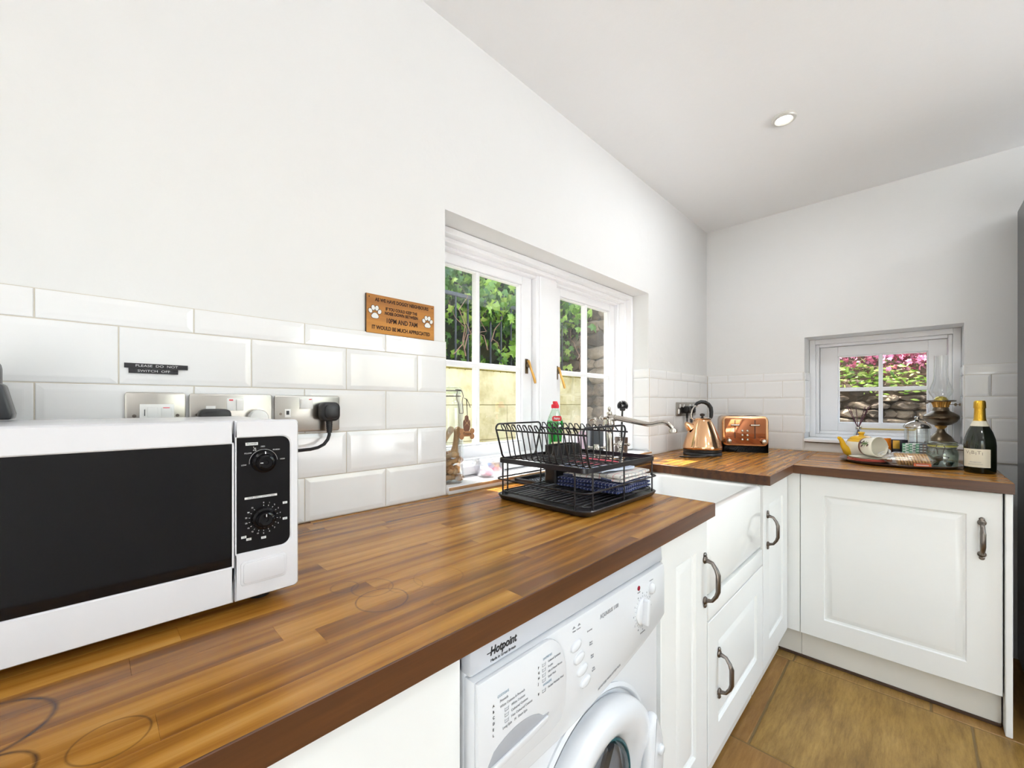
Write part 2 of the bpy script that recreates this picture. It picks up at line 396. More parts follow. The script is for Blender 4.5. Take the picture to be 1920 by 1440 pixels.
# ------------------------------------------------------------------ windows
def wbox(m, fl_, a0, a1, d0, d1, z0, z1, bev=.002):
    if fl_: m.box(d0, d1, a0, a1, z0, z1, bev, 1)
    else: m.box(a0, a1, d0, d1, z0, z1, bev, 1)
def ring(m, f, a0, a1, z0, z1, t, d0, d1, tb=None, bev=.002):
    tb = t if tb is None else tb
    wbox(m, f, a0, a0+t, d0, d1, z0, z1, bev); wbox(m, f, a1-t, a1, d0, d1, z0, z1, bev)
    wbox(m, f, a0+t, a1-t, d0, d1, z1-t, z1, bev); wbox(m, f, a0+t, a1-t, d0, d1, z0, z0+tb, bev)
def casement(f, root, a0, a1, z0, z1, g0, g1, gz0, gz1, abar, zbar, d):
    """stiles a0..a1, z0..z1 ; glass between g0..g1, gz0..gz1"""
    m = MB()
    wbox(m, f, a0, g0, d-.02, d+.02, z0, z1); wbox(m, f, g1, a1, d-.02, d+.02, z0, z1)
    wbox(m, f, g0, g1, d-.02, d+.02, gz1, z1); wbox(m, f, g0, g1, d-.02, d+.02, z0, gz0)
    ring(m, f, g0, g1, gz0, gz1, .007, d-.012, d+.012, bev=.003)
    c = m.build('casement', M_paint, root)
    m = MB(); wbox(m, f, abar-.009, abar+.009, d-.016, d+.016, gz0, gz1, .004); m.build('glazing_bar', M_paint, c)
    m = MB(); wbox(m, f, g0, g1, d-.0155, d+.0155, zbar-.011, zbar+.011, .004); m.build('glazing_bar', M_paint, c)
    for (p0, p1) in ((g0, abar-.009), (abar+.009, g1)):
        for (q0, q1) in ((gz0, zbar-.011), (zbar+.011, gz1)):
            m = MB(); wbox(m, f, p0+.002, p1-.002, d-.0015, d+.0015, q0+.002, q1-.002, 0); m.build('pane', M_glass, c, smooth=0)
    return c
win1 = thing('window_1', 'white timber window with two four-pane casements above the sink', None); win1['kind'] = 'structure'
m = MB(); e = .001
ring(m, 0, WX0+e, WX1-e, .94, WZ1-e, .022, 1.139, 1.285, .03); ring(m, 0, WX0+.02, WX1-.02, .96, WZ1-.02, .018, 1.17, 1.285, .02, .004)
ring(m, 0, WX0+.036, WX1-.036, .975, WZ1-.034, .014, 1.205, 1.285, .012, .004)
m.build('window_frame', M_paint, win1)
m = MB(); m.box(1.385, 1.53, 1.20, 1.33, .955, WZ1-.022, .003, 1); m.box(1.40, 1.515, 1.192, 1.21, .955, WZ1-.022, .003, 1); m.build('mullion_post', M_paint, win1)
def stay_handle(x, y, z, parent):
    m = MB(); m.box(x-.009, x+.009, y-.004, y, z-.045, z+.02, .003); m.sphere((x, y-.012, z-.01), .009)
    m.build('handle_plate', M_bronze, parent)
    m = MB(); m.tube([(x, y-.012, z+.012), (x+.001, y-.018, z), (x+.006, y-.022, z-.025), (x+.016, y-.026, z-.05), (x+.021, y-.03, z-.072), (x+.022, y-.034, z-.088)], .005,
                     taper=[.006, .0055, .005, .0055, .0065, .005], seg=10); m.cyl((x, y, z-.012), (x, y-.02, z-.004), .005)
    m.build('handle', M_brass, parent)
c1 = casement(0, win1, .822, 1.384, .985, 1.767, .872, 1.322, 1.03, 1.716, 1.072, 1.346, 1.25)
stay_handle(1.348, 1.23, 1.372, c1)
c2 = casement(0, win1, 1.531, 2.095, .985, 1.767, 1.592, 2.046, 1.03, 1.716, 1.822, 1.346, 1.25)
stay_handle(1.562, 1.23, 1.355, c2)
# inner sill with a worn timber edge
m = MB(); m.box(WX0+e, WX1-e, 1.03, 1.33, .915, .935, .003); m.build('window_sill', M_paint, win1)
m = MB(); m.box(WX0+.003, WX1-.003, 1.026, 1.034, .924, .933, .002); m.build('sill_edge', plain('worn_timber', (176, 138, 100), .7, var=.4, nscale=30), win1)
m = MB(); m.box(WX0+.003, WX1-.003, 1.033, 1.05, .911, .924, .001); m.build('sill_apron', plain('apron_cream', (232, 226, 212), .6), win1)

win2 = thing('window_2', 'small white four-pane window in the end wall', None); win2['kind'] = 'structure'
m = MB(); ring(m, 1, VY0+e, VY1-e, VZ0+.001, VZ1-e, .03, 3.185, 3.34, .02); ring(m, 1, VY0+.03, VY1-.03, VZ0+.02, VZ1-.03, .018, 3.205, 3.34, .02, .004)
m.build('window_frame', M_paint, win2)
c3 = casement(1, win2, VY0+.05, VY1-.05, VZ0+.04, VZ1-.05, -.052, .342, 1.075, 1.487, .145, 1.282, 3.25)
m = MB(); m.box(2.995, 3.19, VY0+e, VY1-e, .968, .985, .003); m.box(3.19, 3.34, VY0+e, VY1-e, .97, .99, 0); m.build('window_sill', M_paint, win2)
m = MB(); m.box(3.003, 3.02, VY0+.004, VY1-.004, .9635, .9685, .0015); m.build('sill_edge', plain('dark_joint', (110, 92, 80), .8), win2)
m = MB(); m.tube([(3.222, .24, 1.045), (3.222, .12, 1.045), (3.222, 0.0, 1.047)], .004, flat=.5); m.sphere((3.222, .235, 1.052), .007); m.sphere((3.222, .0, 1.052), .006)
m.build('stay_bar', plain('pale_brass', (214, 190, 120), .3, 1), win2)

# unseen glazed doors and a window, added behind the camera to bring in daylight
d1 = thing('daylight_door', 'white framed glazed doors added behind the camera to let daylight in', None); d1['kind'] = 'structure'
m = MB(); ring(m, 1, -1.9, -.5, 0.0, 2.15, .07, RX0-.15, RX0-.08); m.box(RX0-.15, RX0-.08, -1.23, -1.17, .07, 2.08); m.build('door_frame', M_paint, d1)
for a, b in ((-1.83, -1.23), (-1.17, -.57)): MB().box(RX0-.118, RX0-.112, a, b, .07, 2.08).build('pane', M_glass, d1, smooth=0)
w3 = thing('daylight_window', 'plain white window added in the wall facing the worktops to let daylight in', None); w3['kind'] = 'structure'
m = MB(); ring(m, 0, 1.3, 2.9, .6, 2.1, .06, RY0-.15, RY0-.08); m.box(2.07, 2.13, RY0-.15, RY0-.08, .66, 2.04); m.build('window_frame', M_paint, w3)
for a, b in ((1.36, 2.07), (2.13, 2.84)): MB().box(a, b, RY0-.118, RY0-.112, .66, 2.04).build('pane', M_glass, w3, smooth=0)

# ------------------------------------------------------------------ downlights
def downlight(x, y, label):
    t = thing('ceiling_downlight', label, 'ceiling light', (x, y, CE-.012), group='recessed ceiling downlights')
    MB().lathe([(.030, .0125), (.028, .004), (.033, -.001), (.042, 0), (.045, .004), (.045, .0118)], seg=32).build('bezel', plain('bezel_satin', (214, 212, 206), .3, .3), t)
    n = bpy.data.materials.get('lamp_glow')
    if not n:
        k = N('lamp_glow'); em = k.n('Emission'); em.inputs[0].default_value = (1, .97, .92, 1); em.inputs[1].default_value = 9; n = k.done(em)
    MB().cyl((0, 0, .006), (0, 0, .010), .029, seg=28).build('lamp_face', n, t)
    L = bpy.data.lights.new('lamp', 'AREA'); L.shape = 'DISK'; L.size = .09; L.energy = LAMP_W; L.color = (.92, .965, 1)
    o = bpy.data.objects.new('lamp', L); COL.objects.link(o); o.parent = t; o.location = (0, 0, -.006)
downlight(2.03, .393, 'round recessed downlight glowing in the ceiling above the corner')
for x, y, la in ((.75, -.75, 'behind the camera in mid room'), (2.05, -1.15, 'near the refrigerator'), (-.6, -1.4, 'by the added glazed doors'), (.9, -1.7, 'in front of the added window')):
    downlight(x, y, 'round recessed ceiling downlight '+la)

# ------------------------------------------------------------------ worktops
ZT, ZU = .91, .872
def staves(root, x0, x1, y0, y1, mat, along, wd, name='stave'):
    if along == 'x':
        n = round((y1-y0)/wd); s = (y1-y0)/n
        for i in range(n):
            p = x0 - random.uniform(0, .3)
            while p < x1-.001:
                q = p+random.uniform(.22, .55); a, b = max(p, x0), min(q, x1)
                if x1-b < .05: b = x1; q = x1+1
                if b-a > .02: MB().box(a+.00006, b-.00006, y0+i*s+.00006, y0+(i+1)*s-.00006, ZT-.006, ZT, .00025, 1).build(name, mat, root, smooth=0)
                p = q
    else:
        n = round((x1-x0)/wd); s = (x1-x0)/n
        for i in range(n):
            p = y0 - random.uniform(0, .3)
            while p < y1-.001:
                q = p+random.uniform(.2, .5); a, b = max(p, y0), min(q, y1)
                if y1-b < .05: b = y1; q = y1+1
                if b-a > .02: MB().box(x0+i*s+.00006, x0+(i+1)*s-.00006, a+.00006, b-.00006, ZT-.006, ZT, .00025, 1).build(name, mat, root, smooth=0)
                p = q
wt = thing('worktop', 'oiled wooden stave worktop under the microwave with dark ring stains', 'worktop')
staves(wt, -.62, 1.249, .411, .89, M_woodx, 'x', .043); staves(wt, -.62, 1.86, .89, WB-.004, M_woodx, 'x', .043)
m = MB(); m.box(-.62, 1.249, .412, .89, ZU, ZT-.0062); m.box(-.62, 1.86, .89, WB-.004, ZU, ZT-.0062); m.build('core_board', M_edge, wt, smooth=0)
m = MB(); m.box(-.62, 1.251, .409, .412, ZU, ZT, .001, 1); m.box(1.249, 1.2515, .412, .889, ZU, ZT, .0008, 1); m.box(1.2515, 1.86, .8885, .891, ZU, ZT, .0008, 1)
m.build('edging', M_edge, wt, smooth=0)
wt2 = thing('worktop', 'wooden stave worktop turning the corner under kettle and tray', 'worktop')
staves(wt2, 1.862, WE_-.004, .408, WB-.004, M_woodx, 'x', .043); staves(wt2, 2.286, WE_-.004, -.25, .406, M_woody, 'y', .043)
m = MB(); m.box(1.862, WE_-.004, .408, WB-.004, ZU, ZT-.0062); m.box(2.286, WE_-.004, -.25, .408, ZU, ZT-.0062); m.build('core_board', M_edge, wt2, smooth=0)
m = MB(); m.box(1.86, 2.284, .4055, .408, ZU, ZT, .0008, 1); m.box(1.8595, 1.862, .4055, .889, ZU, ZT, .0008, 1); m.build('edging', M_edge, wt2, smooth=0)
m = MB(); m.box(2.2835, 2.286, -.2525, .4075, ZU, ZT, .0008, 1); m.box(2.286, WE_-.004, -.2525, -.25, ZU, ZT, .0008, 1); m.build('edging', M_edgey, wt2, smooth=0)

# ------------------------------------------------------------------ cabinets
def panel_door(x0, x1, z0, z1, st, sb=None):
    y = -.02
    m = MB(); m.rings(x0, x1, z0, z1, [(0, y+.002), (.002, y), (st, y), (st+.003, y+.008), (st+.010, y+.009), (st+.028, y+.002), (st+.031, y+.0015)], back=0)
    return m
def bow_handle(x, z, L, parent, y=-.02):
    m = MB(); h = L/2
    m.tube([(x, y-.006, z+h), (x, y-.022, z+h-.004), (x, y-.033, z+h-.02), (x, y-.038, z+h*.4), (x, y-.038, z-h*.4), (x, y-.033, z-h+.02), (x, y-.022, z-h+.004), (x, y-.006, z-h)],
           .005, taper=[.006, .0045, .0055, .0065, .0065, .0055, .0045, .006], seg=12, flat=1.25)
    for s in (-1, 1):
        m.lathe([(0, -.002), (.010, -.001), (.012, .002), (.0095, .006), (.004, .008), (0, .0085)], T(x, y-.001, z+s*(h+.001), PI/2, 0, 0), 16)
        m.lathe([(0, 0), (.007, 0), (.008, .003), (.004, .006), (0, .006)], T(x, y-.001, z+s*(h+.014), PI/2, 0, 0), 12)
    return m.build('handle', M_pew, parent)
def cabinet(name, label, loc, rz, wd, depth, z0=.131, z1=.8715, doorx=None, st=.088, handle=None, flat=False, dz=None, body_top=None):
    t = thing(name, label, 'cabinet', loc, rz)
    bt = body_top or z1
    m = MB(); m.box(0.001, wd-.001, .0005, depth, z0, bt, .001, 1); m.build('body', M_body, t)
    m = MB(); m.box(0.001, wd-.001, .02, .036, .012, z0, .001, 1); m.build('plinth', plain('plinth_cream', (226, 222, 214), .5), t)
    a, b = doorx or (.0015, wd-.0015); c, d = dz or (z0, z1-.004)
    if flat: dm = MB().box(a, b, -.02, 0, c, d, .002)
    else: dm = panel_door(a, b, c, d, st)
    dr = dm.build('door', M_cab, t, smooth=20)
    if handle: bow_handle(handle[0], handle[1], handle[2], dr)
    return t
FY = .452
cabinet('base_cabinet', 'plain white base unit left of the washing machine', (-.6, FY, 0), 0, .945, .57, flat=True)
cabinet('base_cabinet', 'narrow white base unit between washing machine and sink', (.948, FY, 0), 0, .306, .57, st=.085, handle=(.292-.012, .69, .115))
sc_ = cabinet('sink_cabinet', 'low white unit under the ceramic sink', (1.262, FY, 0), 0, .602, .57, st=.085, handle=(.085, .37, .115), dz=(.131, .552), body_top=.625)
m = MB(); m.box(.0015, .6, -.02, 0, .556, .618, .005, 2); m.build('rail', M_cab, sc_)
cabinet('corner_cabinet', 'tall-doored white corner unit right of the sink', (1.870, FY, 0), 0, .455, .57, st=.088, doorx=(.006, .43), handle=(.06, .68, .115))
ec = cabinet('end_cabinet', 'wide white unit under the tray and wine bottle', (2.33, .3835, 0), -PI/2, .612, .66, handle=(.56, .695, .115))
m = MB(); m.box(-.055, -.001, -.018, .0, .131, .868, .001, 1); m.build('filler_post', M_cab, ec)
m = MB(); m.box(-.10, .0, .02, .036, .012, .131, .001, 1); m.build('plinth_return', plain('plinth_cream', 0), ec)
tag(MB().box(2.295, 2.98, -.249, -.2315, 0, .8715, .002, 1).build('closing_board', M_cab), 'tall narrow white board closing the end of the cabinet run', 'board')
tag(MB().box(2.345, 2.352, -.228, .47, 0.0, .012, .001, 1).build('plinth_gap', plain('dark_brown', (74, 52, 38), .6)), 'dark brown strip filling the gap along the foot of the plinth', 'trim strip')  # dark brown strip standing in for the gap below the plinth

# ------------------------------------------------------------------ fridge
fr = thing('refrigerator', 'tall dark grey steel refrigerator at the end of the worktop', 'refrigerator', (0, 0, 0))
M_fr = plain('dark_steel', (92, 94, 98), .28, .85, var=.04)
MB().box(2.36, 3.0, -.95, -.338, .02, 2.085, .006).build('body', M_fr, fr)
for z0, z1 in ((.05, .88), (.89, 2.08)):
    d = MB().box(2.29, 2.357, -.95, -.338, z0, z1, .008).build('door', M_fr, fr)
    MB().tube([(2.288, -.88, z0+.1), (2.262, -.88, z0+.13), (2.262, -.88, z1-.13), (2.288, -.88, z1-.1)], .009).build('handle', M_chrome, d)
m = MB()
for x in (2.42, 2.94):
    for y in (-.9, -.4): m.cyl((x, y, 0), (x, y, .022), .02)
m.build('feet', M_black, fr)

# ------------------------------------------------------------------ sink
sk = thing('belfast_sink', 'white ceramic apron-front sink set between the worktops', 'sink', (1.558, .66, .626))
x0, x1, y0, y1, zt, zb = -.299, .299, -.226, .226, .244, 0
m = MB()
b = bmesh.new()
def loop(r, inset, z, n=5): return [b.verts.new((px, py, z)) for px, py in rrect(x0+inset, x1-inset, y0+inset, y1-inset, r, n)]
L = [loop(.02, .006, 0), loop(.022, 0, .008), loop(.022, 0, zt-.008), loop(.02, .003, zt-.002), loop(.018, .01, zt), loop(.03, .034, zt-.002), loop(.03, .040, zt-.008), loop(.045, .052, .06), loop(.03, .08, .036), loop(.02, .15, .032)]
for A, B in zip(L, L[1:]):
    for i in range(len(A)): b.faces.new((A[i], A[(i+1) % len(A)], B[(i+1) % len(B)], B[i]))
b.faces.new(L[0][::-1]); b.faces.new(L[-1]); m._merge(b)
m.build('basin', M_ceramic, sk, smooth=50)
MB().lathe([(0, .036), (.02, .036), (.028, .038), (.034, .036), (.036, .033)], T(), 24).build('waste', M_chrome, sk)

# ------------------------------------------------------------------ bridge tap
tp = thing('kitchen_tap', 'brushed nickel bridge tap with long swan spout behind the sink', 'tap', (1.60, .965, ZT))
m = MB(); m.lathe([(0, 0), (.03, 0), (.03, .006), (.02, .012), (.016, .03), (.015, .05), (.02, .055), (.015, .06), (.0135, .12), (.016, .15), (.013, .158), (.018, .17), (.024, .19), (.022, .215), (.013, .225), (.009, .232), (.012, .24), (.011, .248), (.005, .253), (.007, .26), (.006, .268), (0, .272)])
m.build('column', M_chrome, tp)
m = MB(); m.tube([(0, -.012, .222), (.004, -.04, .221), (.009, -.09, .213), (.013, -.14, .204), (.016, -.172, .199), (.018, -.19, .200), (.021, -.212, .206), (.024, -.235, .209), (.027, -.255, .203), (.029, -.268, .190), (.030, -.272, .178)], .0095, taper=[.015, .0125, .0115, .0105, .010, .0095, .009, .009, .009, .009, .009], seg=14)
m.lathe([(.010, .008), (.015, .004), (.016, -.006), (.012, -.010), (0, -.010)], T(.030, -.272, .178)); m.cyl((0, -.01, .222), (0, -.03, .222), .017, .015)
m.build('spout', M_chrome, tp)
m = MB(); m.tube([(-.10, 0, .055), (.10, 0, .055)], .010, seg=12)
for s in (-1, 1): m.lathe([(0, 0), (.026, 0), (.026, .005), (.016, .012), (.013, .03), (.016, .05), (.016, .066), (.011, .07), (.011, .082)], T(s*.10, 0, 0), 20)
m.build('bridge', M_chrome, tp)
for s in (-1, 1):
    m = MB(); m.lathe([(.010, .08), (.014, .084), (.016, .09), (.016, .106), (.012, .112), (0, .114)], T(s*.10, 0, 0), 18)
    for k in range(4):
        a = k*PI/2+.5; p = Vector((s*.10, 0, .098)); q = p+Vector((math.cos(a), math.sin(a), 0))*.034
        m.tube([p, q], .0045); m.sphere(q, .0075)
    m.build('cross_handle', M_chrome, tp)
m = MB(); m.tube([(-.012, 0, .222), (-.05, .004, .222)], .007); m.sphere((-.055, .004, .222), .011); m.build('spout_lever', M_chrome, tp)
m = MB()
for i in range(16): m.sphere((.055+.001*i, -.02, .16-.0085*i), .0032, seg=6)
m.build('plug_chain', M_chrome, tp)

# ------------------------------------------------------------------ microwave
mw = thing('microwave', 'white microwave with black glass door and two dials on the worktop', 'microwave', (0, 0, 0))
AX0, AX1, AY, AZ0, AZ1 = -.232, .216, .654, .926, 1.171
m = MB(); m.box(AX0+.002, AX1-.003, AY+.012, .985, AZ0+.004, AZ1-.002, .006); m.build('casing', M_white, mw)
dx = .1357
# door with rounded frame and recessed window
def frame_xz(m, x0, x1, z0, z1, ix0, ix1, iz0, iz1, y0, y1, ro, ri, right=True):
    """frame with rounded corners facing -y"""
    b = bmesh.new()
    def lp(a0, a1, c0, c1, r, y, rl, rr):
        P = []
        for (cx, cz, s0, rad) in ((a1, c0, -PI/2, rr), (a1, c1, 0, rr), (a0, c1, PI/2, rl), (a0, c0, PI, rl)):
            ox = cx-rad if cx == a1 else cx+rad; oz = cz+rad if cz == c0 else cz-rad
            P += [b.verts.new((ox+rad*math.cos(s0+PI/2*i/5), y, oz+rad*math.sin(s0+PI/2*i/5))) for i in range(6)]
        return P
    A = lp(x0, x1, z0, z1, 0, y1, .001, ro); B = lp(x0, x1, z0, z1, 0, y0+.003, .001, ro); C = lp(x0+.0015, x1-.002, z0+.002, z1-.002, 0, y0, .001, ro)
    D = lp(ix0-.0015, ix1+.0015, iz0-.0015, iz1+.0015, 0, y0, .001, ri); E_ = lp(ix0, ix1, iz0, iz1, 0, y0+.0015, .0008, ri); F = lp(ix0, ix1, iz0, iz1, 0, y1-.001, .0008, ri)
    for P, Q in ((A, B), (B, C), (C, D), (D, E_), (E_, F)):
        for i in range(len(P)): b.faces.new((P[i], P[(i+1) % len(P)], Q[(i+1) % len(Q)], Q[i]))
    b.faces.new(A[::-1])
    m._merge(b)
WZ_0, WZ_1 = .975, 1.140
m = MB(); frame_xz(m, AX0, dx-.0012, AZ0, AZ1, AX0+.035, dx-.0025, WZ_0, WZ_1, AY, AY+.014, .001, .001); dr = m.build('door', M_white, mw)
MB().box(AX0+.035, dx-.0027, AY+.0025, AY+.009, WZ_0+.0002, WZ_1-.0002, 0).build('door_glass', M_blackg, dr, smooth=0)
m = MB(); frame_xz(m, dx+.0004, AX1, AZ0, AZ1, dx+.002, AX1-.0115, .9905, 1.1475, AY, AY+.014, .006, .012); pn = m.build('control_panel', M_white, mw)
# black fascia, rounded on the right
pl = [(dx+.0022, .9908), (dx+.0022, 1.1472)] + [(x, z) for x, z in arc(AX1-.0118-.0118, 1.1472-.0118, .0118, PI/2, 0, 6)] + [(x, z) for x, z in arc(AX1-.0118-.0118, .9908+.0118, .0118, 0, -PI/2, 6)]
MB().prism(pl, AY+.0015, AY+.009).build('fascia', M_blackg, mw, smooth=0)
fx = (dx+AX1-.010)/2-.0005
def knob(z, ang):
    m = MB(); m.lathe([(.0150, 0), (.0150, .004), (.0145, .006), (.0118, .0072), (.0112, .0125), (.0098, .0145), (.0078, .015), (.0074, .0138), (.003, .0135), (.0026, .0125), (0, .0125)], T(fx, AY+.0015, z, PI/2), 36)
    k = m.build('dial', M_blackg, mw, smooth=40)
    MB().box(-.0005, .0005, -.0004, 0, .004, .0085, 0, mat=T(fx, AY-.0125, z) @ Matrix.Rotation(-ang, 4, 'Y')).build('pointer', M_inkw, k, smooth=0)
K1, K2 = 1.1125, 1.0335
knob(K1, math.radians(90)); knob(K2, math.radians(0))
m = MB(); yy = AY+.0012
def tx(s, x, z, size, mi=0, **k): m.text(s, size, FRONT(x, yy, z), ext=.0001, mi=mi, **k)
m.box(fx-.022, fx-.007, yy, yy+.0005, 1.1365, 1.1405); tx('POWER', fx-.0145, 1.1385, .0035, 1)
m.box(fx-.023, fx+.017, yy, yy+.0005, 1.0625, 1.0655); tx('TIMER (MIN.) / DEFROSTING', fx-.003, 1.064, .0027, 1)
for s, a in (('LOW', -97), ('M.LOW', -52), ('MED', -2), ('M.HIGH', 42), ('HIGH', 85)):
    r = .0215; tx(s, fx+r*1.12*math.sin(math.radians(a)), K1+r*math.cos(math.radians(a)), .0026)
m.tube([(fx+.0175*math.sin(math.radians(a)), yy, K1+.0175*math.cos(math.radians(a))) for a in range(-95, 91, 10)], .0002, seg=4)
for i, s in enumerate(('0', '1', '2', '3', '4', '5', '6', '7', '8', '9', '10', '12', '15', '20', '25', '30', '35')):
    a = math.radians(i*20); tx(s, fx+.0215*math.sin(a), K2+.0215*math.cos(a), .0026)
    m.box(-.0002, .0002, 0, .0003, .0168, .0185, 0, mat=T(fx, yy, K2) @ Matrix.Rotation(a, 4, 'Y'))
for (x, z, s) in ((.0275, .017, '0.2'), (.0275, -.006, '0.4'), (0, -.0275, '0.6'), (-.018, -.026, '0.8'), (-.024, -.022, '1.0')):
    m.box(fx+x-.003, fx+x+.003, yy+.0001, yy+.0005, K2+z-.0016, K2+z+.0016); tx(s, fx+x, K2+z, .0026, 1)
m.tube([(fx-.0125, yy, 1.1345), (fx-.011, yy, 1.131), (fx-.013, yy, 1.1295), (fx-.0095, yy, 1.1285), (fx-.010, yy, 1.133)], .0003, seg=4)
m.build('dial_lettering', [M_inkw, M_ink], mw, smooth=0)
m = MB(); m.rbox(dx+.0065, AX1-.0165, AY-.0012, AY+.004, .9455, .9785, .005, 'y', .001); m.rbox(dx+.0095, AX1-.0195, AY-.0022, AY+.004, .948, .976, .004, 'y', .0012)
m.build('release_button', M_white, mw)
m = MB()
for x in (AX0+.04, AX1-.04):
    for y in (.70, .94): m.cyl((x, y, ZT), (x, y, AZ0+.006), .014, .016)
m.build('feet', M_black, mw)
# handset on top
hs = thing('cordless_handset', 'black handset in a stand on the microwave, cut by the picture edge', 'phone', (-.125, .95, AZ1), 0)
m = MB(); m.rbox(-.034, .034, -.02, .02, .006, .092, .018, 'y', .004); m.build('handset', M_black, hs)
m = MB(); m.prism([(-.046, .0), (.046, .0), (.047, .008), (.038, .05), (.033, .053), (-.033, .053), (-.038, .05), (-.047, .008)], -.026, .026, bev=.003); m.build('stand', plain('charcoal', (44, 46, 50), .3), hs)
MB().box(-.022, .022, -.0208, -.019, .05, .082, .001).build('screen', M_blackg, hs)

# ------------------------------------------------------------------ sockets
def plate(name, label, x0, x1, z0, z1, cat='socket', group=None, y=WB-.0105):
    t = thing(name, label, cat, ((x0+x1)/2, y, (z0+z1)/2), group=group); hx, hz = (x1-x0)/2, (z1-z0)/2
    m = MB(); m.rbox(-hx, hx, -.006, .0, -hz, hz, .005, 'y', .0025); m.box(-hx+.006, hx-.006, .0, .006, -hz+.006, hz-.006); p = m.build('plate', M_steel, t)
    m = MB()
    for s in (-1, 1): m.lathe([(0, .0008), (.0025, .0008), (.003, 0)], T(s*(hx-.013), -.006, 0, PI/2), 12)
    m.build('screw', M_pew, t); return t
M_rock = plain('switch_white', (238, 238, 236), .3)
def rocker(t, x, z, w_=.013, h=.022, red=None):
    m = MB(); m.box(x-w_/2, x+w_/2, -.0095, -.005, z-h/2, z+h/2, .0008); r = m.build('rocker', M_rock, t); r.rotation_euler = (.06, 0, 0)
    if red: MB().box(x-w_*.3, x+w_*.3, -.0071, -.006, red-.0008, red+.0008, 0).build('red_mark', M_red, t, smooth=0)
t = plate('fused_switch', 'leftmost steel switch plate behind the microwave with two white rockers', .0435, .132, 1.127, 1.2155, 'switch')
m = MB(); m.box(-.024, .026, -.0075, -.005, -.03, .022, .0006); m.build('insert', M_rock, t)
rocker(t, -.006, .005, .014, .024); rocker(t, .014, .006, .015, .02); MB().box(-.0175, -.0165, -.0085, -.007, -.0, .012).build('fuse_slot', M_ink, t)
MB().box(.009, .019, -.0105, -.0095, .0145, .0158).build('red_mark', M_red, t)
t = plate('double_socket', 'middle steel double socket with a white plug-in cover behind the microwave', .1370, .285, 1.1285, 1.2145)
MB().box(-.0115, .0185, -.0072, -.005, .008, .034, .0005).build('switch_surround', M_rock, t); rocker(t, .0115, .02, .0125, .023); MB().box(-.0075, -.0005, -.0078, -.0071, .029, .0315).build('red_mark', M_red, t)
m = MB(); m.lathe([(.019, 0), (.019, .012), (.017, .016), (.01, .017), (0, .017)], T(.045, -.006, -.009, PI/2), 28); m.build('socket_cover', M_rock, t)
m = MB(); m.rbox(-.062, -.008, -.034, -.006, -.038, .012, .012, 'y', .004); m.build('black_plug', M_black, t)
MB().box(-.047, -.031, -.0072, -.005, .0, .018).build('shutter', M_rock, t)
t = plate('double_socket', 'steel double socket right of the microwave with a black plug in it', .2895, .4365, 1.128, 1.2135)
MB().box(-.021, .009, -.0072, -.005, .011, .036, .0005).build('switch_surround', M_rock, t); rocker(t, -.0135, .0235, .0115, .021); MB().box(.0, .006, -.0078, -.0071, .0325, .0345).build('red_mark', M_red, t)
MB().box(-.0525, -.040, -.0072, -.005, -.008, .011, .0005).build('shutter', M_rock, t); MB().box(-.0495, -.0435, -.0076, -.007, -.002, .007).build('pin_hole', M_ink, t)
def uk_plug(name, label, x, z, y, cord, group=None):
    t = thing(name, label, 'plug', (x, y, z), group=group)
    m = MB(); m.rbox(-.0225, .0225, -.03, 0, -.022, .024, .014, 'y', .006); m.rbox(-.017, .017, -.036, -.028, -.016, .018, .011, 'y', .003); m.build('plug_body', M_black, t)
    m = MB(); m.cyl((0, -.016, -.018), (0, -.016, -.05), .008, .0055); 
    for k in range(5): m.cyl((0, -.016, -.03-.0045*k), (0, -.016, -.032-.0045*k), .0078-.0003*k)
    m.build('strain_relief', M_black, t)
    m = MB(); m.tube([(0, -.016, -.045)]+cord, .0038, seg=10); m.build('cable', M_black, t)
    return t
uk_plug('plug', 'black plug with a short looping cable right of the microwave', .404, 1.174, WB-.0175,
        [(0, -.016, -.055), (-.004, -.017, -.066), (-.014, -.02, -.077), (-.03, -.026, -.083), (-.05, -.034, -.085), (-.09, -.06, -.083), (-.14, -.07, -.075), (-.19, -.045, -.06)])
t = plate('double_socket', 'steel double socket by the kettle, nearer the window', 2.478, 2.628, 1.118, 1.203)
rocker(t, -.03, .02, .012, .022); rocker(t, .03, .02, .012, .022); MB().box(-.055, -.035, -.0072, -.005, -.028, .0, .0005).build('shutter', M_rock, t)
t = plate('double_socket', 'steel double socket behind the kettle, nearer the corner', 2.632, 2.782, 1.118, 1.203)
rocker(t, -.03, .02, .012, .022); rocker(t, .03, .02, .012, .022)
uk_plug('plug', 'black plug behind the kettle, nearer the window', 2.592, 1.155, WB-.0175, [(0, -.016, -.07), (.004, -.018, -.11), (.01, -.02, -.118), (.08, -.03, -.12), (.13, -.04, -.15)])
uk_plug('plug', 'black plug behind the kettle handle, nearer the corner', 2.668, 1.155, WB-.0175, [(0, -.016, -.07), (-.002, -.018, -.105), (.01, -.02, -.15), (.04, -.03, -.2)])

# embossed label tapes
M_tape = plain('tape_black', (28, 28, 34), .35)
def tape(x0, x1, z0, z1, s, name_label, cat='label'):
    t = thing('label_tape', name_label, cat, ((x0+x1)/2, WB-.0112, (z0+z1)/2)); hx = (x1-x0)/2; hz = (z1-z0)/2
    MB().box(-hx, hx, -.0006, .0006, -hz, hz).build('strip', M_tape, t, smooth=0)
    MB().text(s, .0062, FRONT(0, -.0007, 0, (1, 1, 1)), xs=1.25, ext=.0002).build('lettering', M_inkw, t, smooth=0)
tape(.043, .1355, 1.2605, 1.2695, 'PLEASE  DO  NOT', 'black embossed tape reading please do not, on the white tile')
tape(.049, .1205, 1.2510, 1.2600, 'SWITCH  OFF', 'black embossed tape reading switch off, just below the other tape')

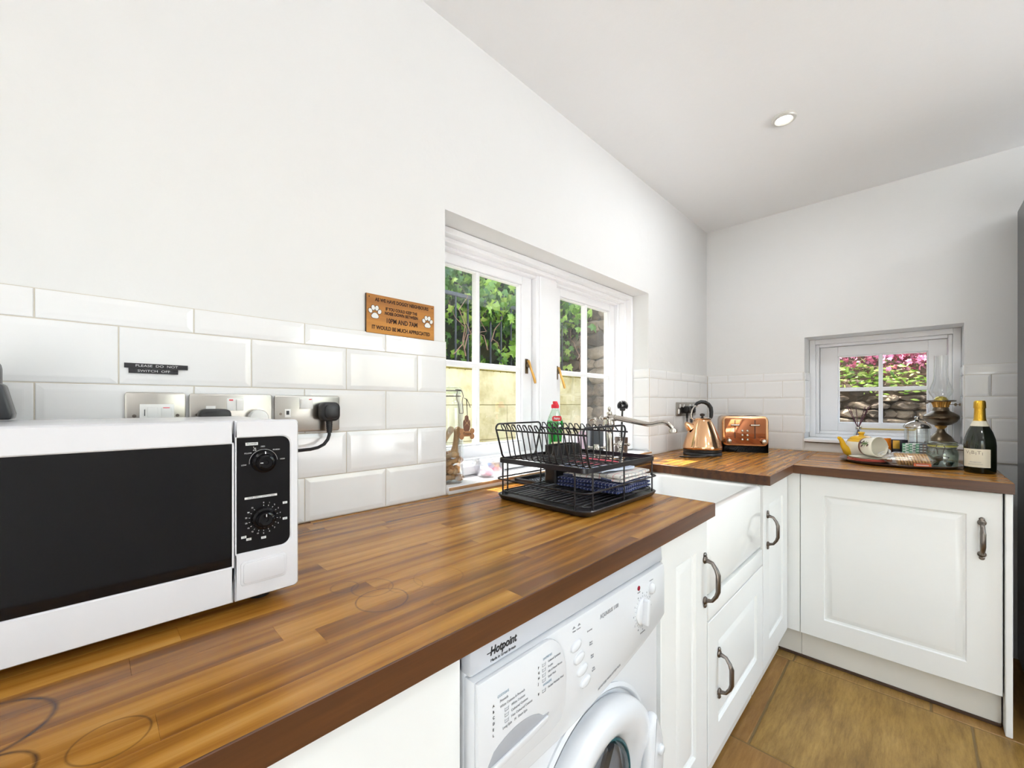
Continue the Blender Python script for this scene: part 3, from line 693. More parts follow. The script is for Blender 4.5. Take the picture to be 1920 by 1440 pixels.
# ------------------------------------------------------------------ wooden sign
t = thing('wooden_sign', 'small wooden sign with engraved lettering and two paw prints above the tiles', 'sign', (.6185, WB-.004, 1.4365))
hx, hz = .1075, .052
MB().box(-hx, hx, -.004, .0035, -hz, hz, .0004, 1).build('board', [M_sign], t, smooth=0)
m = MB(); m.box(-hx-.0006, -hx, -.0038, .003, -hz, hz); m.box(-hx, hx, -.0038, .003, -hz-.0006, -hz); m.build('burnt_edge', plain('burnt_wood', (62, 42, 26), .7), t, smooth=0)
M_burn = plain('burnt_letter', (52, 28, 14), .8)
m = MB()
for s, x, z, sz, xs in (('AS WE HAVE DOGGY NEIGHBOURS', .002, .0385, .0118, .92), ('IF YOU COULD KEEP THE', -.002, .0175, .0105, .86), ('NOISE DOWN BETWEEN', -.002, .0055, .0105, .92), ('10PM AND 7AM', -.001, -.0145, .0165, .90), ('IT WOULD BE MUCH APPRECIATED', .000, -.0365, .0128, .93)):
    m.text(s, sz, FRONT(x, -.0042, z, (1, 1.12, 1)), xs=xs*.97, ext=.0002, bold=.00042)
for s in (-1, 1): m.cyl((s*.100, -.0045, .044), (s*.100, -.003, .044), .0017, seg=10)
m.build('lettering', M_burn, t, smooth=0)
for s in (-1, 1):
    m = MB(); px, pz = s*.0835, .0035 if s < 0 else -.0005
    toes = ((-.0125, .003, .0048, .0062, .5), (-.005, .0118, .0050, .0068, .15), (.005, .0118, .0050, .0068, -.15), (.0125, .003, .0048, .0062, -.5))
    for k, gr in ((0, .0012), (1, 0)):
        for (ox, oz, a, b_, r) in toes:
            m.cyl((0, 0, 0), (0, 0, .0004), 1, seg=18, mi=k); 
            # place last disc
            vsn = [v for v in m.bm.verts][-36:]
            M_ = T(px+ox*1.05, -.0041-.0005*k, pz+oz, PI/2, 0, 0) @ Matrix.Rotation(r, 4, 'Z') @ Matrix.Diagonal((a+gr, b_+gr, 1, 1))
            for v in vsn: v.co = M_ @ v.co
        n0 = len(m.bm.verts)
        P = []
        for i in range(24):
            a = 2*PI*i/24; rr = (.0095+gr)*(1+.12*math.sin(3*a+PI))*(1 if math.sin(a) > -.2 else .93); P.append((px+rr*1.1*math.cos(a), pz-.0095+rr*.8*math.sin(a)))
        m.prism(P, -.0041-.0005*k-.0004, -.0041-.0005*k, mi=k)
    m.build('paw_cutout', [M_burn, plain('paw_white', (226, 226, 222), .6)], t, smooth=0)

# ------------------------------------------------------------------ washing machine
wm = thing('washing_machine', 'white front-loading washing machine under the worktop', 'washing machine', (.645, .436, 0))
m = MB(); m.box(-.292, .292, .0, .53, .012, .862, .006); m.build('casing', M_washer, wm)
m = MB(); m.prism([(-.292, .828), (.292, .828), (.285, .864), (-.292, .864)], -.013, .02, bev=.003); m.build('top_strip', M_washgrey, wm)
# control fascia with a curved lower edge, bulging a little
P = [(-.292, .8255), (.286, .8255), (.290, .80), (.291, .705), (.26, .694), (.18, .676), (.08, .660), (-.02, .648), (-.10, .642), (-.292, .640)]
m = MB(); m.prism(P, -.020, .004, bev=.006); m.build('control_fascia', M_washer, wm)
P = [(-.290, .824)] + [(-.148+0, .824)] + [(-.148+.052*math.sin(a), .745+.079*math.cos(a)) for a in [i*.16 for i in range(1, 11)]] + [(-.100, .70), (-.112, .682), (-.14, .675), (-.29, .672)]
m = MB(); m.prism(P, -.026, -.018, bev=.003)
dw = m.build('detergent_drawer', M_washer, wm)
# finger grip: flat plate, scoop shade put in its grey, over a pale lip
G = [(-.272, .706)] + [(-.272+.126*t, .706+.022*math.sin(PI*min(t*1.05+.05, 1))**.6+.008*t) for t in [k/12 for k in range(1, 12)]] + [(-.143, .712), (-.150, .704), (-.19, .6985), (-.25, .695), (-.268, .697)]
m = MB(); m.prism(G, -.0268, -.024, bev=.0006); m.build('grip_shade', plain('recess_shade', (168, 170, 176), .5), dw)
G2 = [(-.270, .703), (-.21, .707), (-.148, .711), (-.150, .703), (-.19, .6975), (-.25, .694), (-.268, .696)]
m = MB(); m.prism(G2, -.0300, -.0262, bev=.0014); m.build('grip_lip', M_washer, dw)
yf = -.0268
m = MB()
def wt_(s, x, z, size, mi=0, al='LEFT', y=yf, **k): m.text(s, size, FRONT(x, y, z), al, .0002, mi=mi, **k)
L1 = [('COTTONS', -.255, .785, 1), ('Prewash', -.250, .777, 0), ('White Cottons & Prewash', -.250, .769, 0), ('White Cottons', -.228, .761, 0), ('Coloured Cottons', -.228, .753, 0), ('Non Coloured Cottons', -.228, .745, 0), ('Long Spin    M   Short Spin', -.245, .737, 0)]
for s, x, z, mi in L1: wt_(s, x, z+.006, .0052, mi, xs=.9)
for i, s in enumerate('ABCDEL'): wt_(s, -.264, .783-.008*i, .0052, 2)
L2 = [('SYNTHETICS', -.158, .800, 1), ('Coloured Synthetics', -.146, .792, 0), ('Acrylics', -.146, .784, 0), ('Silks & Printed Viscose', -.146, .776, 0), ('Quick Wash', -.146, .768, 0), ('WOOLLENS', -.158, .760, 1), ('Machine Washable Wool', -.146, .752, 0)]
for s, x, z, mi in L2: wt_(s, x, z, .0048, mi, xs=.8)
for i, s in enumerate('FGHJ'): wt_(s, -.170, .792-.008*i, .0052, 2)
wt_('K', -.170, .752, .0052, 2)
def tub(x, z):
    m.tube([(x-.004, yf, z+.0025), (x-.0035, yf, z-.0025), (x+.0035, yf, z-.0025), (x+.004, yf, z+.0025)], .0003, seg=4); m.tube([(x-.004, yf, z+.001), (x+.004, yf, z+.001)], .0003, seg=4)
for i in range(3): tub(-.237, .767-.008*i)
for z in (.792, .784, .776, .768, .752): tub(-.156, z)
m.build('programme_lettering', [M_inkg, plain('ink_blue', (150, 172, 190), .6), M_ink], dw, smooth=0)
m = MB()
m.text('Hotpoint', .0165, FRONT(-.230, -.0133, .8480), 'CENTER', .0003, xs=.86, bold=.0004, shear=.18)
m.box(-.262, -.244, -.0134, -.0128, .8468, .848)
m.text('Made in Great Britain', .0058, FRONT(-.230, -.0133, .8355), 'CENTER', .0002)
m.build('maker_lettering', M_ink, wm, smooth=0)
m = MB(); m.text('AQUARIUS 1100', .0115, FRONT(.045, -.0208, .800), 'CENTER', .0002, xs=.8); 
m.text('ADVANCED WASH SYSTEM PLUS', .0055, T(.045, -.0208, .675, PI/2, 0, 0) @ Matrix.Rotation(.12, 4, 'Z'), 'CENTER', .0002)
for i, s in enumerate(('Economy', 'Super\nWash', 'Rinse\nHold', 'Spin\nSpeed')): m.text(s, .0042, FRONT(-.022+.004*i, -.0208, .790-.0248*i), 'CENTER', .0002)
m.text('White  Cotton', .0038, FRONT(-.062, -.0208, .806), 'CENTER', .0002)
for x in (-.069, -.054): m.prism([(x-.004, .811), (x+.004, .811), (x, .8145)], -.0212, -.0203)
m.text('On/Off', .004, FRONT(.161, -.0208, .797), 'CENTER', .0002); m.text('programme', .0045, FRONT(.178, -.0208, .7085), 'CENTER', .0002); m.text('start/reset', .004, FRONT(.218, -.0208, .806), 'CENTER', .0002)
for i in range(24):
    a = 2*PI*i/24; m.box(-.0004, .0004, 0, .0003, .030, .034, 0, mat=T(.178, -.0206, .752) @ Matrix.Rotation(a, 4, 'Y'))
for i in range(12):
    a = 2*PI*i/12; m.text('ABCDEFGHJKLM'[i], .0048, FRONT(.178+.0385*math.sin(a), -.0206, .752+.0385*math.cos(a)), 'CENTER', .0002)
tag(m.build('panel_lettering', M_inkg, wm, smooth=0), kind='stuff')
for i in range(4):
    m = MB(); M_ = T(-.064+.0095*i, -.020, .7795-.0247*i, PI/2) @ Matrix.Rotation(.22, 4, 'Z') @ Matrix.Diagonal((1.2, .66, .55, 1))
    m.lathe([(.0125, -.001), (.0125, .004), (.0105, .007), (.005, .009), (0, .0095)], M_, 24); m.lathe([(.0135, -.001), (.0138, .0009), (.0126, .0012)], M_, 24); m.build('button', M_washer, wm, smooth=60)
m = MB(); m.lathe([(.011, -.001), (.011, .004), (.008, .008), (0, .009)], T(.2175, -.020, .789, PI/2) @ Matrix.Diagonal((.85, 1.15, 1, 1)), 24); m.build('start_button', M_washer, wm, smooth=60)
m = MB(); m.lathe([(.005, -.001), (.005, .0015), (0, .0025)], T(.161, -.020, .806, PI/2), 16); m.build('indicator_lamp', plain('lamp_red', (150, 28, 50), .2), wm, smooth=60)
m = MB(); m.lathe([(.028, -.001), (.028, .002), (.025, .004), (.018, .0045), (0, .005)], T(.178, -.020, .752, PI/2), 36)
m.rbox(-.008, .008, -.036, -.018, -.027, .027, .0075, 'y', .003, mat=T(.178, .0, .752) @ Matrix.Rotation(.10, 4, 'Y')); m.build('programme_dial', M_washer, wm, smooth=40)
m = MB(); m.box(.238, .272, -.0124, -.0115, .839, .8585); m.build('energy_sticker', plain('sticker_pale', (226, 230, 240), .5), wm, smooth=0)
m = MB(); m.text('x', .012, FRONT(.255, -.0128, .853), 'CENTER', .0001); m.box(.241, .269, -.0127, -.0123, .843, .8436); m.box(.241, .266, -.0127, -.0123, .8405, .841); m.build('sticker_print', plain('sticker_blue', (120, 170, 214), .5), wm, smooth=0)
# porthole door
DX, DZ = .022, .440
MD = T(DX, 0, DZ, PI/2)
m = MB(); m.lathe([(.205, -.002), (.207, .004), (.200, .008), (.196, .006), (.193, -.002)], MD, 72); m.build('door_surround', M_washer, wm, smooth=50)
m = MB(); m.lathe([(.186, .002), (.1905, .012), (.1895, .026), (.184, .036), (.172, .043), (.158, .045), (.142, .041), (.128, .032), (.118, .020), (.112, .010)], MD, 72); pd = m.build('door_ring', M_washer, wm, smooth=60)
m = MB(); m.lathe([(.113, .016), (.109, .018), (.104, .008), (.10, .010)], MD, 64); m.build('glass_seal', plain('seal_teal', (40, 92, 100), .3), pd, smooth=60)
m = MB(); m.lathe([(.112, .012), (.10, .020), (.07, .028), (.03, .032), (0, .033)], MD, 64); m.build('door_glass', clear_mat('porthole_glass', (.55, .57, .6), .10), pd, smooth=60)
m = MB(); m.lathe([(.112, .006), (.108, -.0005), (0, -.0008)], MD, 64); m.build('drum', plain('drum_dark', (38, 40, 44), .3, .6), pd, smooth=60)
m = MB()
for k in range(3): m.rbox(-.012, .012, -.006, .002, .04, .10, .006, 'y', .002, mat=T(DX, -.002, DZ) @ Matrix.Rotation(k*2*PI/3+.6, 4, 'Y'))
m.build('drum_paddle', plain('drum_light', (120, 124, 130), .25, .8), pd)
P = [(DX+.140, DZ+.085), (DX+.132, DZ+.05), (DX+.122, DZ+.0), (DX+.128, DZ-.06), (DX+.14, DZ-.105), (DX+.172, DZ-.10), (DX+.190, DZ-.05), (DX+.196, DZ+.0), (DX+.192, DZ+.04), (DX+.180, DZ+.075), (DX+.162, DZ+.105), (DX+.155, DZ+.108)]
m = MB(); m.prism(P, -.052, -.030, bev=.008); m.build('door_handle', M_washer, pd, smooth=50)
m = MB(); m.lathe([(.0105, -.002), (.0105, .005), (.008, .008), (0, .0085)], T(DX+.171, -.051, DZ+.028, PI/2), 24); m.build('handle_button', M_washer, pd, smooth=60)
m = MB()
for x in (-.25, .25):
    for y in (.05, .48): m.cyl((x, y, 0), (x, y, .016), .02)
m.build('feet', M_black, wm)

# ------------------------------------------------------------------ dish rack
RXa, RXb, RYa, RYb = .842, 1.238, .568, .902
rk = thing('dish_rack', 'two-tier black wire dish rack on a drip tray by the sink', 'dish rack', (0, 0, 0))
m = MB(); b = bmesh.new()
def lpz(x0, x1, y0, y1, r, z): return [b.verts.new((p[0], p[1], z)) for p in rrect(x0, x1, y0, y1, r, 6)]
prof = [(.016, ZT+.0005), (.008, ZT+.003), (.002, ZT+.012), (0, ZT+.016), (.003, ZT+.018), (.008, ZT+.016), (.014, ZT+.010), (.018, ZT+.0085)]
L = [lpz(RXa+i, RXb-i, RYa+i, RYb-i, .034-i*.6, z) for i, z in prof]
for A, B in zip(L, L[1:]):
    for i in range(len(A)): b.faces.new((A[i], A[(i+1) % len(A)], B[(i+1) % len(B)], B[i]))
b.faces.new(L[0][::-1]); b.faces.new(L[-1]); m._merge(b); m.build('drip_tray', plain('tray_black', (34, 34, 38), .3), rk, smooth=50)
def zloop(m, x0, x1, y0, y1, r, z, rad, seg=8): m.tube([(p[0], p[1], z) for p in rrect(x0, x1, y0, y1, r, 5)], rad, closed=True, seg=seg)
zl = ZT+.024
m = MB(); zloop(m, RXa+.016, RXb-.016, RYa+.016, RYb-.016, .02, zl, .0022)
for i in range(15):
    y = RYa+.035+i*(RYb-RYa-.07)/14; m.tube([(RXa+.016, y, zl-.001), (RXa+.019, y, zl), (RXb-.019, y, zl), (RXb-.016, y, zl-.001)], .0017, seg=6)
for x in (RXa+.12, RXb-.12): m.tube([(x, RYa+.016, zl-.003), (x, RYb-.016, zl-.003)], .0017, seg=6)
m.build('lower_grid', M_wire, rk, smooth=60)
m = MB(); zloop(m, RXa+.004, RXb-.004, RYa+.004, RYb-.004, .022, .972, .0024); m.build('middle_rail', M_wire, rk, smooth=60)
m = MB(); b = bmesh.new()
lo = [b.verts.new((p[0], p[1], 1.020)) for p in rrect(RXa+.008, RXb-.008, RYa+.008, RYb-.008, .02, 5)]; hi = [b.verts.new((p[0], p[1], 1.033)) for p in rrect(RXa+.008, RXb-.008, RYa+.008, RYb-.008, .02, 5)]
lo2 = [b.verts.new((p[0], p[1], 1.020)) for p in rrect(RXa+.0105, RXb-.0105, RYa+.0105, RYb-.0105, .018, 5)]; hi2 = [b.verts.new((p[0], p[1], 1.033)) for p in rrect(RXa+.0105, RXb-.0105, RYa+.0105, RYb-.0105, .018, 5)]
for A, B in ((lo, hi), (hi, hi2), (hi2, lo2), (lo2, lo)):
    for i in range(len(A)): b.faces.new((A[i], A[(i+1) % len(A)], B[(i+1) % len(B)], B[i]))
m._merge(b); m.build('upper_band', M_wire, rk, smooth=50)
for (x, y) in ((RXa+.011, RYb-.03), (RXa+.011, RYa+.045), (RXa+.04, RYa+.011), (RXb-.2, RYa+.011), (RXb-.03, RYa+.011), (RXb-.011, RYb-.04), (RXb-.19, RYb-.011), (RXa+.05, RYb-.011)):
    MB().tube([(x, y, ZT+.012), (x, y, 1.028)], .0024).build('upright', M_wire, rk, smooth=60)
# plate holder
PX0, PX1 = .842, 1.046; BX0, BX1 = .872, 1.018; zb_, zt_ = 1.030, 1.134
for y in (RYa+.012, RYb-.012):
    pts = []
    for (cx, cz, a0, a1, r) in ((PX0+.014, zt_-.014, PI, PI/2, .014), (PX1-.014, zt_-.014, PI/2, 0, .014)):
        pts += [(cx+r*math.cos(a0+(a1-a0)*i/5), y, cz+r*math.sin(a0+(a1-a0)*i/5)) for i in range(6)]
    pts += [(BX1+.004, y, zb_+.01), (BX1-.002, y, zb_+.002), (BX1-.01, y, zb_), (BX0+.01, y, zb_), (BX0+.002, y, zb_+.002), (BX0-.004, y, zb_+.01)]
    MB().tube(pts, .0027, closed=True).build('end_frame', M_wire, rk, smooth=60)
m = MB()
for x, s in ((PX0, 1), (PX1, -1)): m.tube([(x+s*.002, RYa+.004, zt_-.018), (x+s*.002, RYb-.012, zt_-.018)], .0024)
for x in (BX0, BX1): m.tube([(x, RYa+.012, zb_-.002), (x, RYb-.012, zb_-.002)], .0022)
m.build('side_rails', M_wire, rk, smooth=60)
for i in range(13):
    y = RYa+.034+i*.0215; s = .012
    pts = [(PX0+.001, y-.002, zt_-.019), (PX0+.001, y+.008, zt_-.006), (PX0+.004, y+.011, zt_-.001), (PX0+.012, y+.012, zt_-.001), (PX0+.018, y+.008, zt_-.012), (BX0-.002, y, zb_+.018), (BX0+.002, y, zb_+.006), (BX0+.010, y, zb_+.001), (BX1-.010, y, zb_+.001), (BX1-.002, y, zb_+.006), (BX1+.002, y, zb_+.018), (PX1-.018, y+.008, zt_-.012), (PX1-.012, y+.012, zt_-.001), (PX1-.004, y+.011, zt_-.001), (PX1-.001, y+.008, zt_-.006), (PX1-.001, y-.002, zt_-.019)]
    MB().tube(pts, .0017, seg=6).build('plate_divider', M_wire, rk, smooth=60)
m = MB()
for i in range(8): x = RXa+.04+i*.045; m.tube([(x, RYa+.010, 1.024), (x, RYb-.010, 1.024)], .0016, seg=6)
for i in range(5): y = RYb-.03-i*.016; m.tube([(1.05, y, 1.022), (RXb-.010, y, 1.022)], .0015, seg=6)
m.build('upper_grid', M_wire, rk, smooth=60)
m = MB(); b = bmesh.new()
o = [lpz(1.062, 1.205, .838, .892, .014, z) for z in (.932, 1.056)]; i_ = [lpz(1.065, 1.202, .841, .889, .011, z) for z in (1.056, .936)]
for A, B in ((o[0], o[1]), (o[1], i_[0]), (i_[0], i_[1])):
    for i in range(len(A)): b.faces.new((A[i], A[(i+1) % len(A)], B[(i+1) % len(B)], B[i]))
b.faces.new(o[0][::-1]); b.faces.new(i_[1]); m._merge(b); m.build('cutlery_caddy', M_black, rk, smooth=50)

# ribbed black mat behind the rack and around the tap
mt = thing('draining_mat', 'long black perforated mat along the sill behind the dish rack and tap', 'mat', (0, 0, 0))
m = MB(); m.box(1.06, 1.885, .905, 1.024, ZT+.0002, ZT+.005, .002)
for (x0, x1, y0, y1) in ((1.06, 1.885, .905, .912), (1.06, 1.885, 1.017, 1.024), (1.06, 1.067, .905, 1.024), (1.878, 1.885, .905, 1.024)): m.box(x0, x1, y0, y1, ZT+.004, ZT+.019, .002)
m.build('mat_body', M_black, mt)
m = MB()
for i in range(62):
    x = 1.08+i*.0128
    if 1.46 < x < 1.74: continue
    for j in range(6): m.box(x-.0035, x+.0035, .922+j*.0155, .932+j*.0155, ZT+.005, ZT+.0085, 0)
tag(m.build('mat_nubs', plain('nub_grey', (70, 74, 80), .25), mt, smooth=0), kind='stuff')

# ------------------------------------------------------------------ tea towels
def towel(name, label, x, y, z, w_, d, h, mat, layers, rz=0, seed=0):
    t = thing(name, label, 'tea towel', (x, y, z), rz, group='folded tea towels in the dish rack'); m = MB()
    lh = h/layers
    for k in range(layers):
        b = bmesh.new(); bmesh.ops.create_cube(b, size=1); b.transform(Matrix.Diagonal((w_*(1-.02*(k % 2)), d*(1-.015*k), lh*.96, 1)))
        bmesh.ops.subdivide_edges(b, edges=[e for e in b.edges if abs((e.verts[0].co-e.verts[1].co).z) < 1e-6], cuts=13, use_grid_fill=True)
        for v in b.verts:
            ex = abs(v.co.x)/(w_/2); ey = abs(v.co.y)/(d/2); e = max(ex, ey)
            if e > .88: v.co.z *= 1-.55*((e-.88)/.12)**1.5
            n = noise.noise(Vector((v.co.x*18+seed, v.co.y*18, k*.6)))
            v.co.z += n*.0035; v.co.x += noise.noise(Vector((v.co.y*30, k, seed)))*.003; v.co.y += noise.noise(Vector((v.co.x*30, k+4, seed)))*.003
        m._merge(b, Matrix.Translation((0, 0, lh*(k+.5))))
    m.build('folded_cloth', mat, t, smooth=70)
M_navy = grid_mat('navy_check', (34, 46, 96), (190, 196, 216), .012, .10)
M_wchk = grid_mat('white_check', (236, 232, 226), (70, 78, 110), .022, .07, (206, 60, 74), 2)
M_blue = grid_mat('blue_check', (88, 116, 176), (214, 222, 238), .006, .42)
M_redt = plain('red_cloth', (214, 84, 104), .9, bump=.5, nscale=60)
M_grn = plain('green_cloth', (72, 116, 98), .9, bump=.5, nscale=60)
towel('tea_towel', 'folded navy blue checked tea towel lowest in the dish rack', 1.127, .700, .9365, .20, .215, .032, M_navy, 3, 0, 1)
towel('tea_towel', 'folded white tea towel with red and blue check lines, middle of the stack', 1.130, .690, .970, .185, .20, .022, M_wchk, 2, .03, 5)
towel('tea_towel', 'folded small blue checked cloth on the white tea towel', 1.105, .712, .9935, .155, .17, .013, M_blue, 1, -.12, 9)
towel('tea_towel', 'folded red cloth topmost on the tea towel stack', 1.115, .735, 1.0065, .11, .12, .008, M_redt, 1, -.12, 12)

# ------------------------------------------------------------------ things on the window sill
SZ = .9352
# tall clip-top jar
jr = thing('glass_jar', 'tall clip-top glass jar of bone-shaped treats on the window sill', 'jar', (.826, 1.098, SZ))
m = MB(); m.lathe([(0, .003), (.040, .003), (.044, 0), (.047, .004), (.048, .012), (.048, .24), (.044, .262), (.038, .274), (.038, .290), (.036, .290), (.036, .274), (.042, .26), (.0455, .24), (.0455, .014), (.040, .008), (0, .007)], seg=40); m.build('jar_body', M_jar, jr, smooth=60)
m = MB(); m.lathe([(.040, .294), (.042, .298), (.042, .308), (.036, .314), (0, .314)], seg=36); m.lathe([(.039, .291), (.0405, .293), (.039, .295)], seg=36); m.build('lid', M_jarg, jr, smooth=60)
m = MB(); m.tube([(.040*math.cos(a), .040*math.sin(a), .284) for a in [i*2*PI/24 for i in range(24)]], .0014, closed=True, seg=6)
m.tube([(.043*math.cos(a), .043*math.sin(a), .302) for a in [i*2*PI/24 for i in range(24)]], .0012, closed=True, seg=6)
yq = -.044
for s in (-1, 1): m.tube([(s*.011, yq+.004, .304), (s*.011, yq-.004, .298), (s*.016, yq-.005, .284), (s*.013, yq-.004, .272), (s*.009, yq-.006, .262), (s*.009, yq-.009, .25), (s*.0085, yq-.011, .228)], .0013, seg=6)
m.tube([(-.0085, yq-.011, .228), (.0085, yq-.011, .228)], .0013, seg=6); m.tube([(-.011, yq+.004, .304), (.011, yq+.004, .304)], .0013, seg=6)
m.build('wire_clip', M_pew, jr, smooth=60); jr.rotation_euler[2] = .15
M_treat = [plain('treat_tan', (196, 152, 104), .7, bump=.4, nscale=50), plain('treat_brown', (160, 112, 66), .7, bump=.4, nscale=50), plain('treat_pale', (214, 178, 134), .7, bump=.4, nscale=50)]
def bone_mesh(L_, r, mat):
    m = MB(); m.tube([(-L_*.34, 0, 0), (-L_*.2, 0, 0), (0, 0, 0), (L_*.2, 0, 0), (L_*.34, 0, 0)], r, taper=[r*1.0, r*.8, r*.72, r*.8, r*1.0], seg=12)
    for s in (-1, 1):
        for k in (-1, 1): m.sphere((s*L_*.36, k*r*.62, 0), r*1.0, (1.05, .95, .9), 12)
    o = m.build('dog_treat', mat, None, smooth=70); me = o.data; bpy.data.objects.remove(o); return me
BM = [bone_mesh(.058, .011, M_treat[0]), bone_mesh(.05, .012, M_treat[1]), bone_mesh(.07, .0105, M_treat[2])]
rs = random.Random(3)
lays = [(-.018, -.012, .018, 0, .3), (.020, -.014, .017, 1, -.9), (.0, .018, .018, 0, .1), (-.016, -.006, .044, 1, 1.3), (.017, .006, .042, 2, 1.7), (.004, -.022, .043, 0, .2), (-.004, .015, .066, 1, .2), (.012, -.016, .069, 0, -.3), (-.014, -.014, .088, 2, 1.9), (.016, .012, .092, 0, 1.2)]
for i, (x, y, z, k, a) in enumerate(lays):
    o = bpy.data.objects.new('dog_treat', BM[k]); COL.objects.link(o); o.location = (.826+x*.75, 1.098+y*.75, SZ+z); o.rotation_euler = (rs.uniform(-.3, .3), rs.uniform(-.35, .35), a)
    tag(o, ('tan', 'stubby brown', 'pale slender')[k]+' bone-shaped dog treat '+('at the bottom of', 'in the lower half of', 'in the middle of', 'near the top of')[min(3, i//3)]+' the jar, '+('left', 'right', 'back')[i % 3]+' side', 'dog treat', 'bone-shaped treats in the tall jar')
o = bpy.data.objects.new('dog_treat', bone_mesh(.10, .0125, M_treat[0])); COL.objects.link(o); o.location = (.842, 1.082, SZ+.135); o.rotation_euler = (0, -1.42, -.7); tag(o, 'long bone-shaped treat standing upright against the front of the jar', 'dog treat', 'bone-shaped treats in the tall jar')
o = bpy.data.objects.new('dog_treat', bone_mesh(.105, .011, M_treat[2])); COL.objects.link(o); o.location = (.815, 1.105, SZ+.14); o.rotation_euler = (0, -1.05, -.5); tag(o, 'long bone-shaped treat leaning behind the upright one in the jar', 'dog treat', 'bone-shaped treats in the tall jar')
tg = thing('wooden_tag', 'brown wooden tags with a bone-shaped nameplate hanging on a cord from the jar', 'tag', (.851, 1.038, SZ+.183), -.30); tg.scale = (.95, 1, 1.15)
M_tw = plain('tag_wood', (176, 126, 84), .6, var=.15, nscale=60); M_tw2 = plain('tag_wood_dark', (122, 82, 62), .6, var=.15, nscale=60)
m = MB(); m.tube([(-.008, .0, .082), (.0, 0, .078), (.003, 0, .03)], .0011, seg=6); m.tube([(.0, .0, .080), (.006, -.004, .068), (.012, -.004, .055)], .0011, seg=6); m.build('cord', M_ink, tg)
P = [(0, .034), (.006, .031), (.007, .022), (.012, .018), (.013, .006), (.011, -.006), (.006, -.013), (-.006, -.013), (-.011, -.006), (-.013, .006), (-.012, .018), (-.007, .022), (-.006, .031)]
m = MB(); m.prism(P, -.003, .001, bev=.0008); m.build('carved_charm', M_tw2, tg)
m = MB(); m.tube([(-.007, -.0035, .02), (0, -.0035, .008), (.007, -.0035, .02)], .0005, seg=4); m.tube([(-.008, -.0035, .004), (0, -.0035, .014), (.008, -.0035, .004)], .0005, seg=4); m.build('charm_lines', M_treat[2], tg)
m = MB(); m.rbox(-.019, .019, -.005, -.002, -.026, -.011, .001, 'y', .0005)
for (cx, cz) in ((-.019, -.011), (-.019, -.026), (.019, -.011), (.019, -.026)): m.cyl((cx, -.0052, cz), (cx, -.002, cz), .0082, seg=20, bev=.0005)
nm = m.build('bone_plate', M_tw, tg)
m = MB(); m.text('Treats', .0115, FRONT(0, -.0055, -.0185), 'CENTER', .0002); m.build('lettering', M_burn, nm, smooth=0)
# small card box
bx = thing('small_box', 'small white and gold box lying on the sill beside the jar', 'box', (.94, 1.165, SZ), .25)
MB().box(-.025, .025, -.016, .016, 0, .026, .001).build('carton', plain('box_white', (232, 228, 220), .5), bx)
m = MB(); m.box(-.0253, .0253, -.0163, .0163, .022, .0245); m.prism([(-.022, .004), (-.006, .004), (-.014, .018)], -.0166, -.0158); m.build('gold_print', plain('box_gold', (206, 170, 96), .4), bx, smooth=0)
# clear tub with pink tablets
bw = thing('clear_tub', 'clear plastic tub on the sill left of the dish rack', 'tub', (1.005, 1.095, SZ))
m = MB(); m.lathe([(0, .0), (.046, .0), (.050, .004), (.060, .05), (.062, .056), (.0605, .056), (.0585, .050), (.0485, .006), (.045, .003), (0, .003)], seg=36); m.build('tub_body', clear_mat('tub_plastic', (.97, .97, .98), .10, .15), bw, smooth=60)
M_pink = plain('tablet_pink', (240, 160, 180), .35); M_pk2 = plain('tablet_blue', (150, 172, 214), .35)
for (x, y, z, mt_, la) in ((-.020, -.008, .016, M_pink, 'pink pouch on the left in the clear tub'), (.022, -.010, .016, M_pink, 'pink pouch on the right in the clear tub'), (.004, .010, .030, M_pk2, 'pale blue pouch on top in the clear tub')):
    m = MB(); m.sphere((0, 0, 0), .025, (1, .85, .62), 16); o = m.build('laundry_pouch', mt_, None, 60, (1.005+x, 1.095+y, SZ+z), (0, 0, x*20)); tag(o, la, 'pouch', 'pouches in the clear tub')
# washing-up liquid
wl = thing('washing_up_bottle', 'green washing-up liquid bottle with red cap on the sill', 'bottle', (1.373, 1.088, SZ), -.62)
def flatM(): return Matrix.Diagonal((1, .62, 1, 1))
m = MB(); m.lathe([(0, .0), (.030, 0), (.034, .004), (.035, .02), (.031, .07), (.029, .10), (.033, .145), (.0375, .170), (.036, .180), (.028, .205), (.018, .228), (.0145, .238), (.0145, .242), (0, .242)], flatM(), 32); m.build('bottle_shell', clear_mat('bottle_plastic', (.86, .95, .86), .08, .05), wl, smooth=60)
m = MB(); m.lathe([(0, .003), (.028, .003), (.032, .006), (.033, .02), (.029, .07), (.027, .10), (.031, .145), (.0355, .170), (.034, .180), (.0325, .187), (0, .187)], flatM(), 32)
m.build('green_liquid', plain('liquid_green', (24, 170, 50), .1, Transmission_Weight=.15), wl, smooth=60)
m = MB(); m.lathe([(.0155, .240), (.0165, .242), (.0165, .252), (.015, .256), (.010, .257), (.010, .266), (.0095, .269), (0, .2695)], seg=24); m.box(-.004, .012, -.006, .006, .256, .263, .002); m.build('cap', M_red, wl, smooth=45)
m = MB(); m.rbox(-.018, .022, -.0215, -.019, .186, .208, .008, 'y'); m.build('neck_label', plain('label_red', (206, 44, 52), .4), wl)
m = MB(); m.text('Fairy', .013, FRONT(.001, -.0218, .197), 'CENTER', .0002, bold=.0004); m.build('lettering', M_inkw, wl, smooth=0)
m = MB(); m.rbox(-.022, .024, -.0228, -.0185, .03, .10, .006, 'y', mi=0); m.box(-.002, .020, -.0232, -.0226, .06, .09, 0, mi=1); m.build('body_label', [plain('label_cream', (232, 224, 190), .4), plain('label_red', 0)], wl, smooth=0)
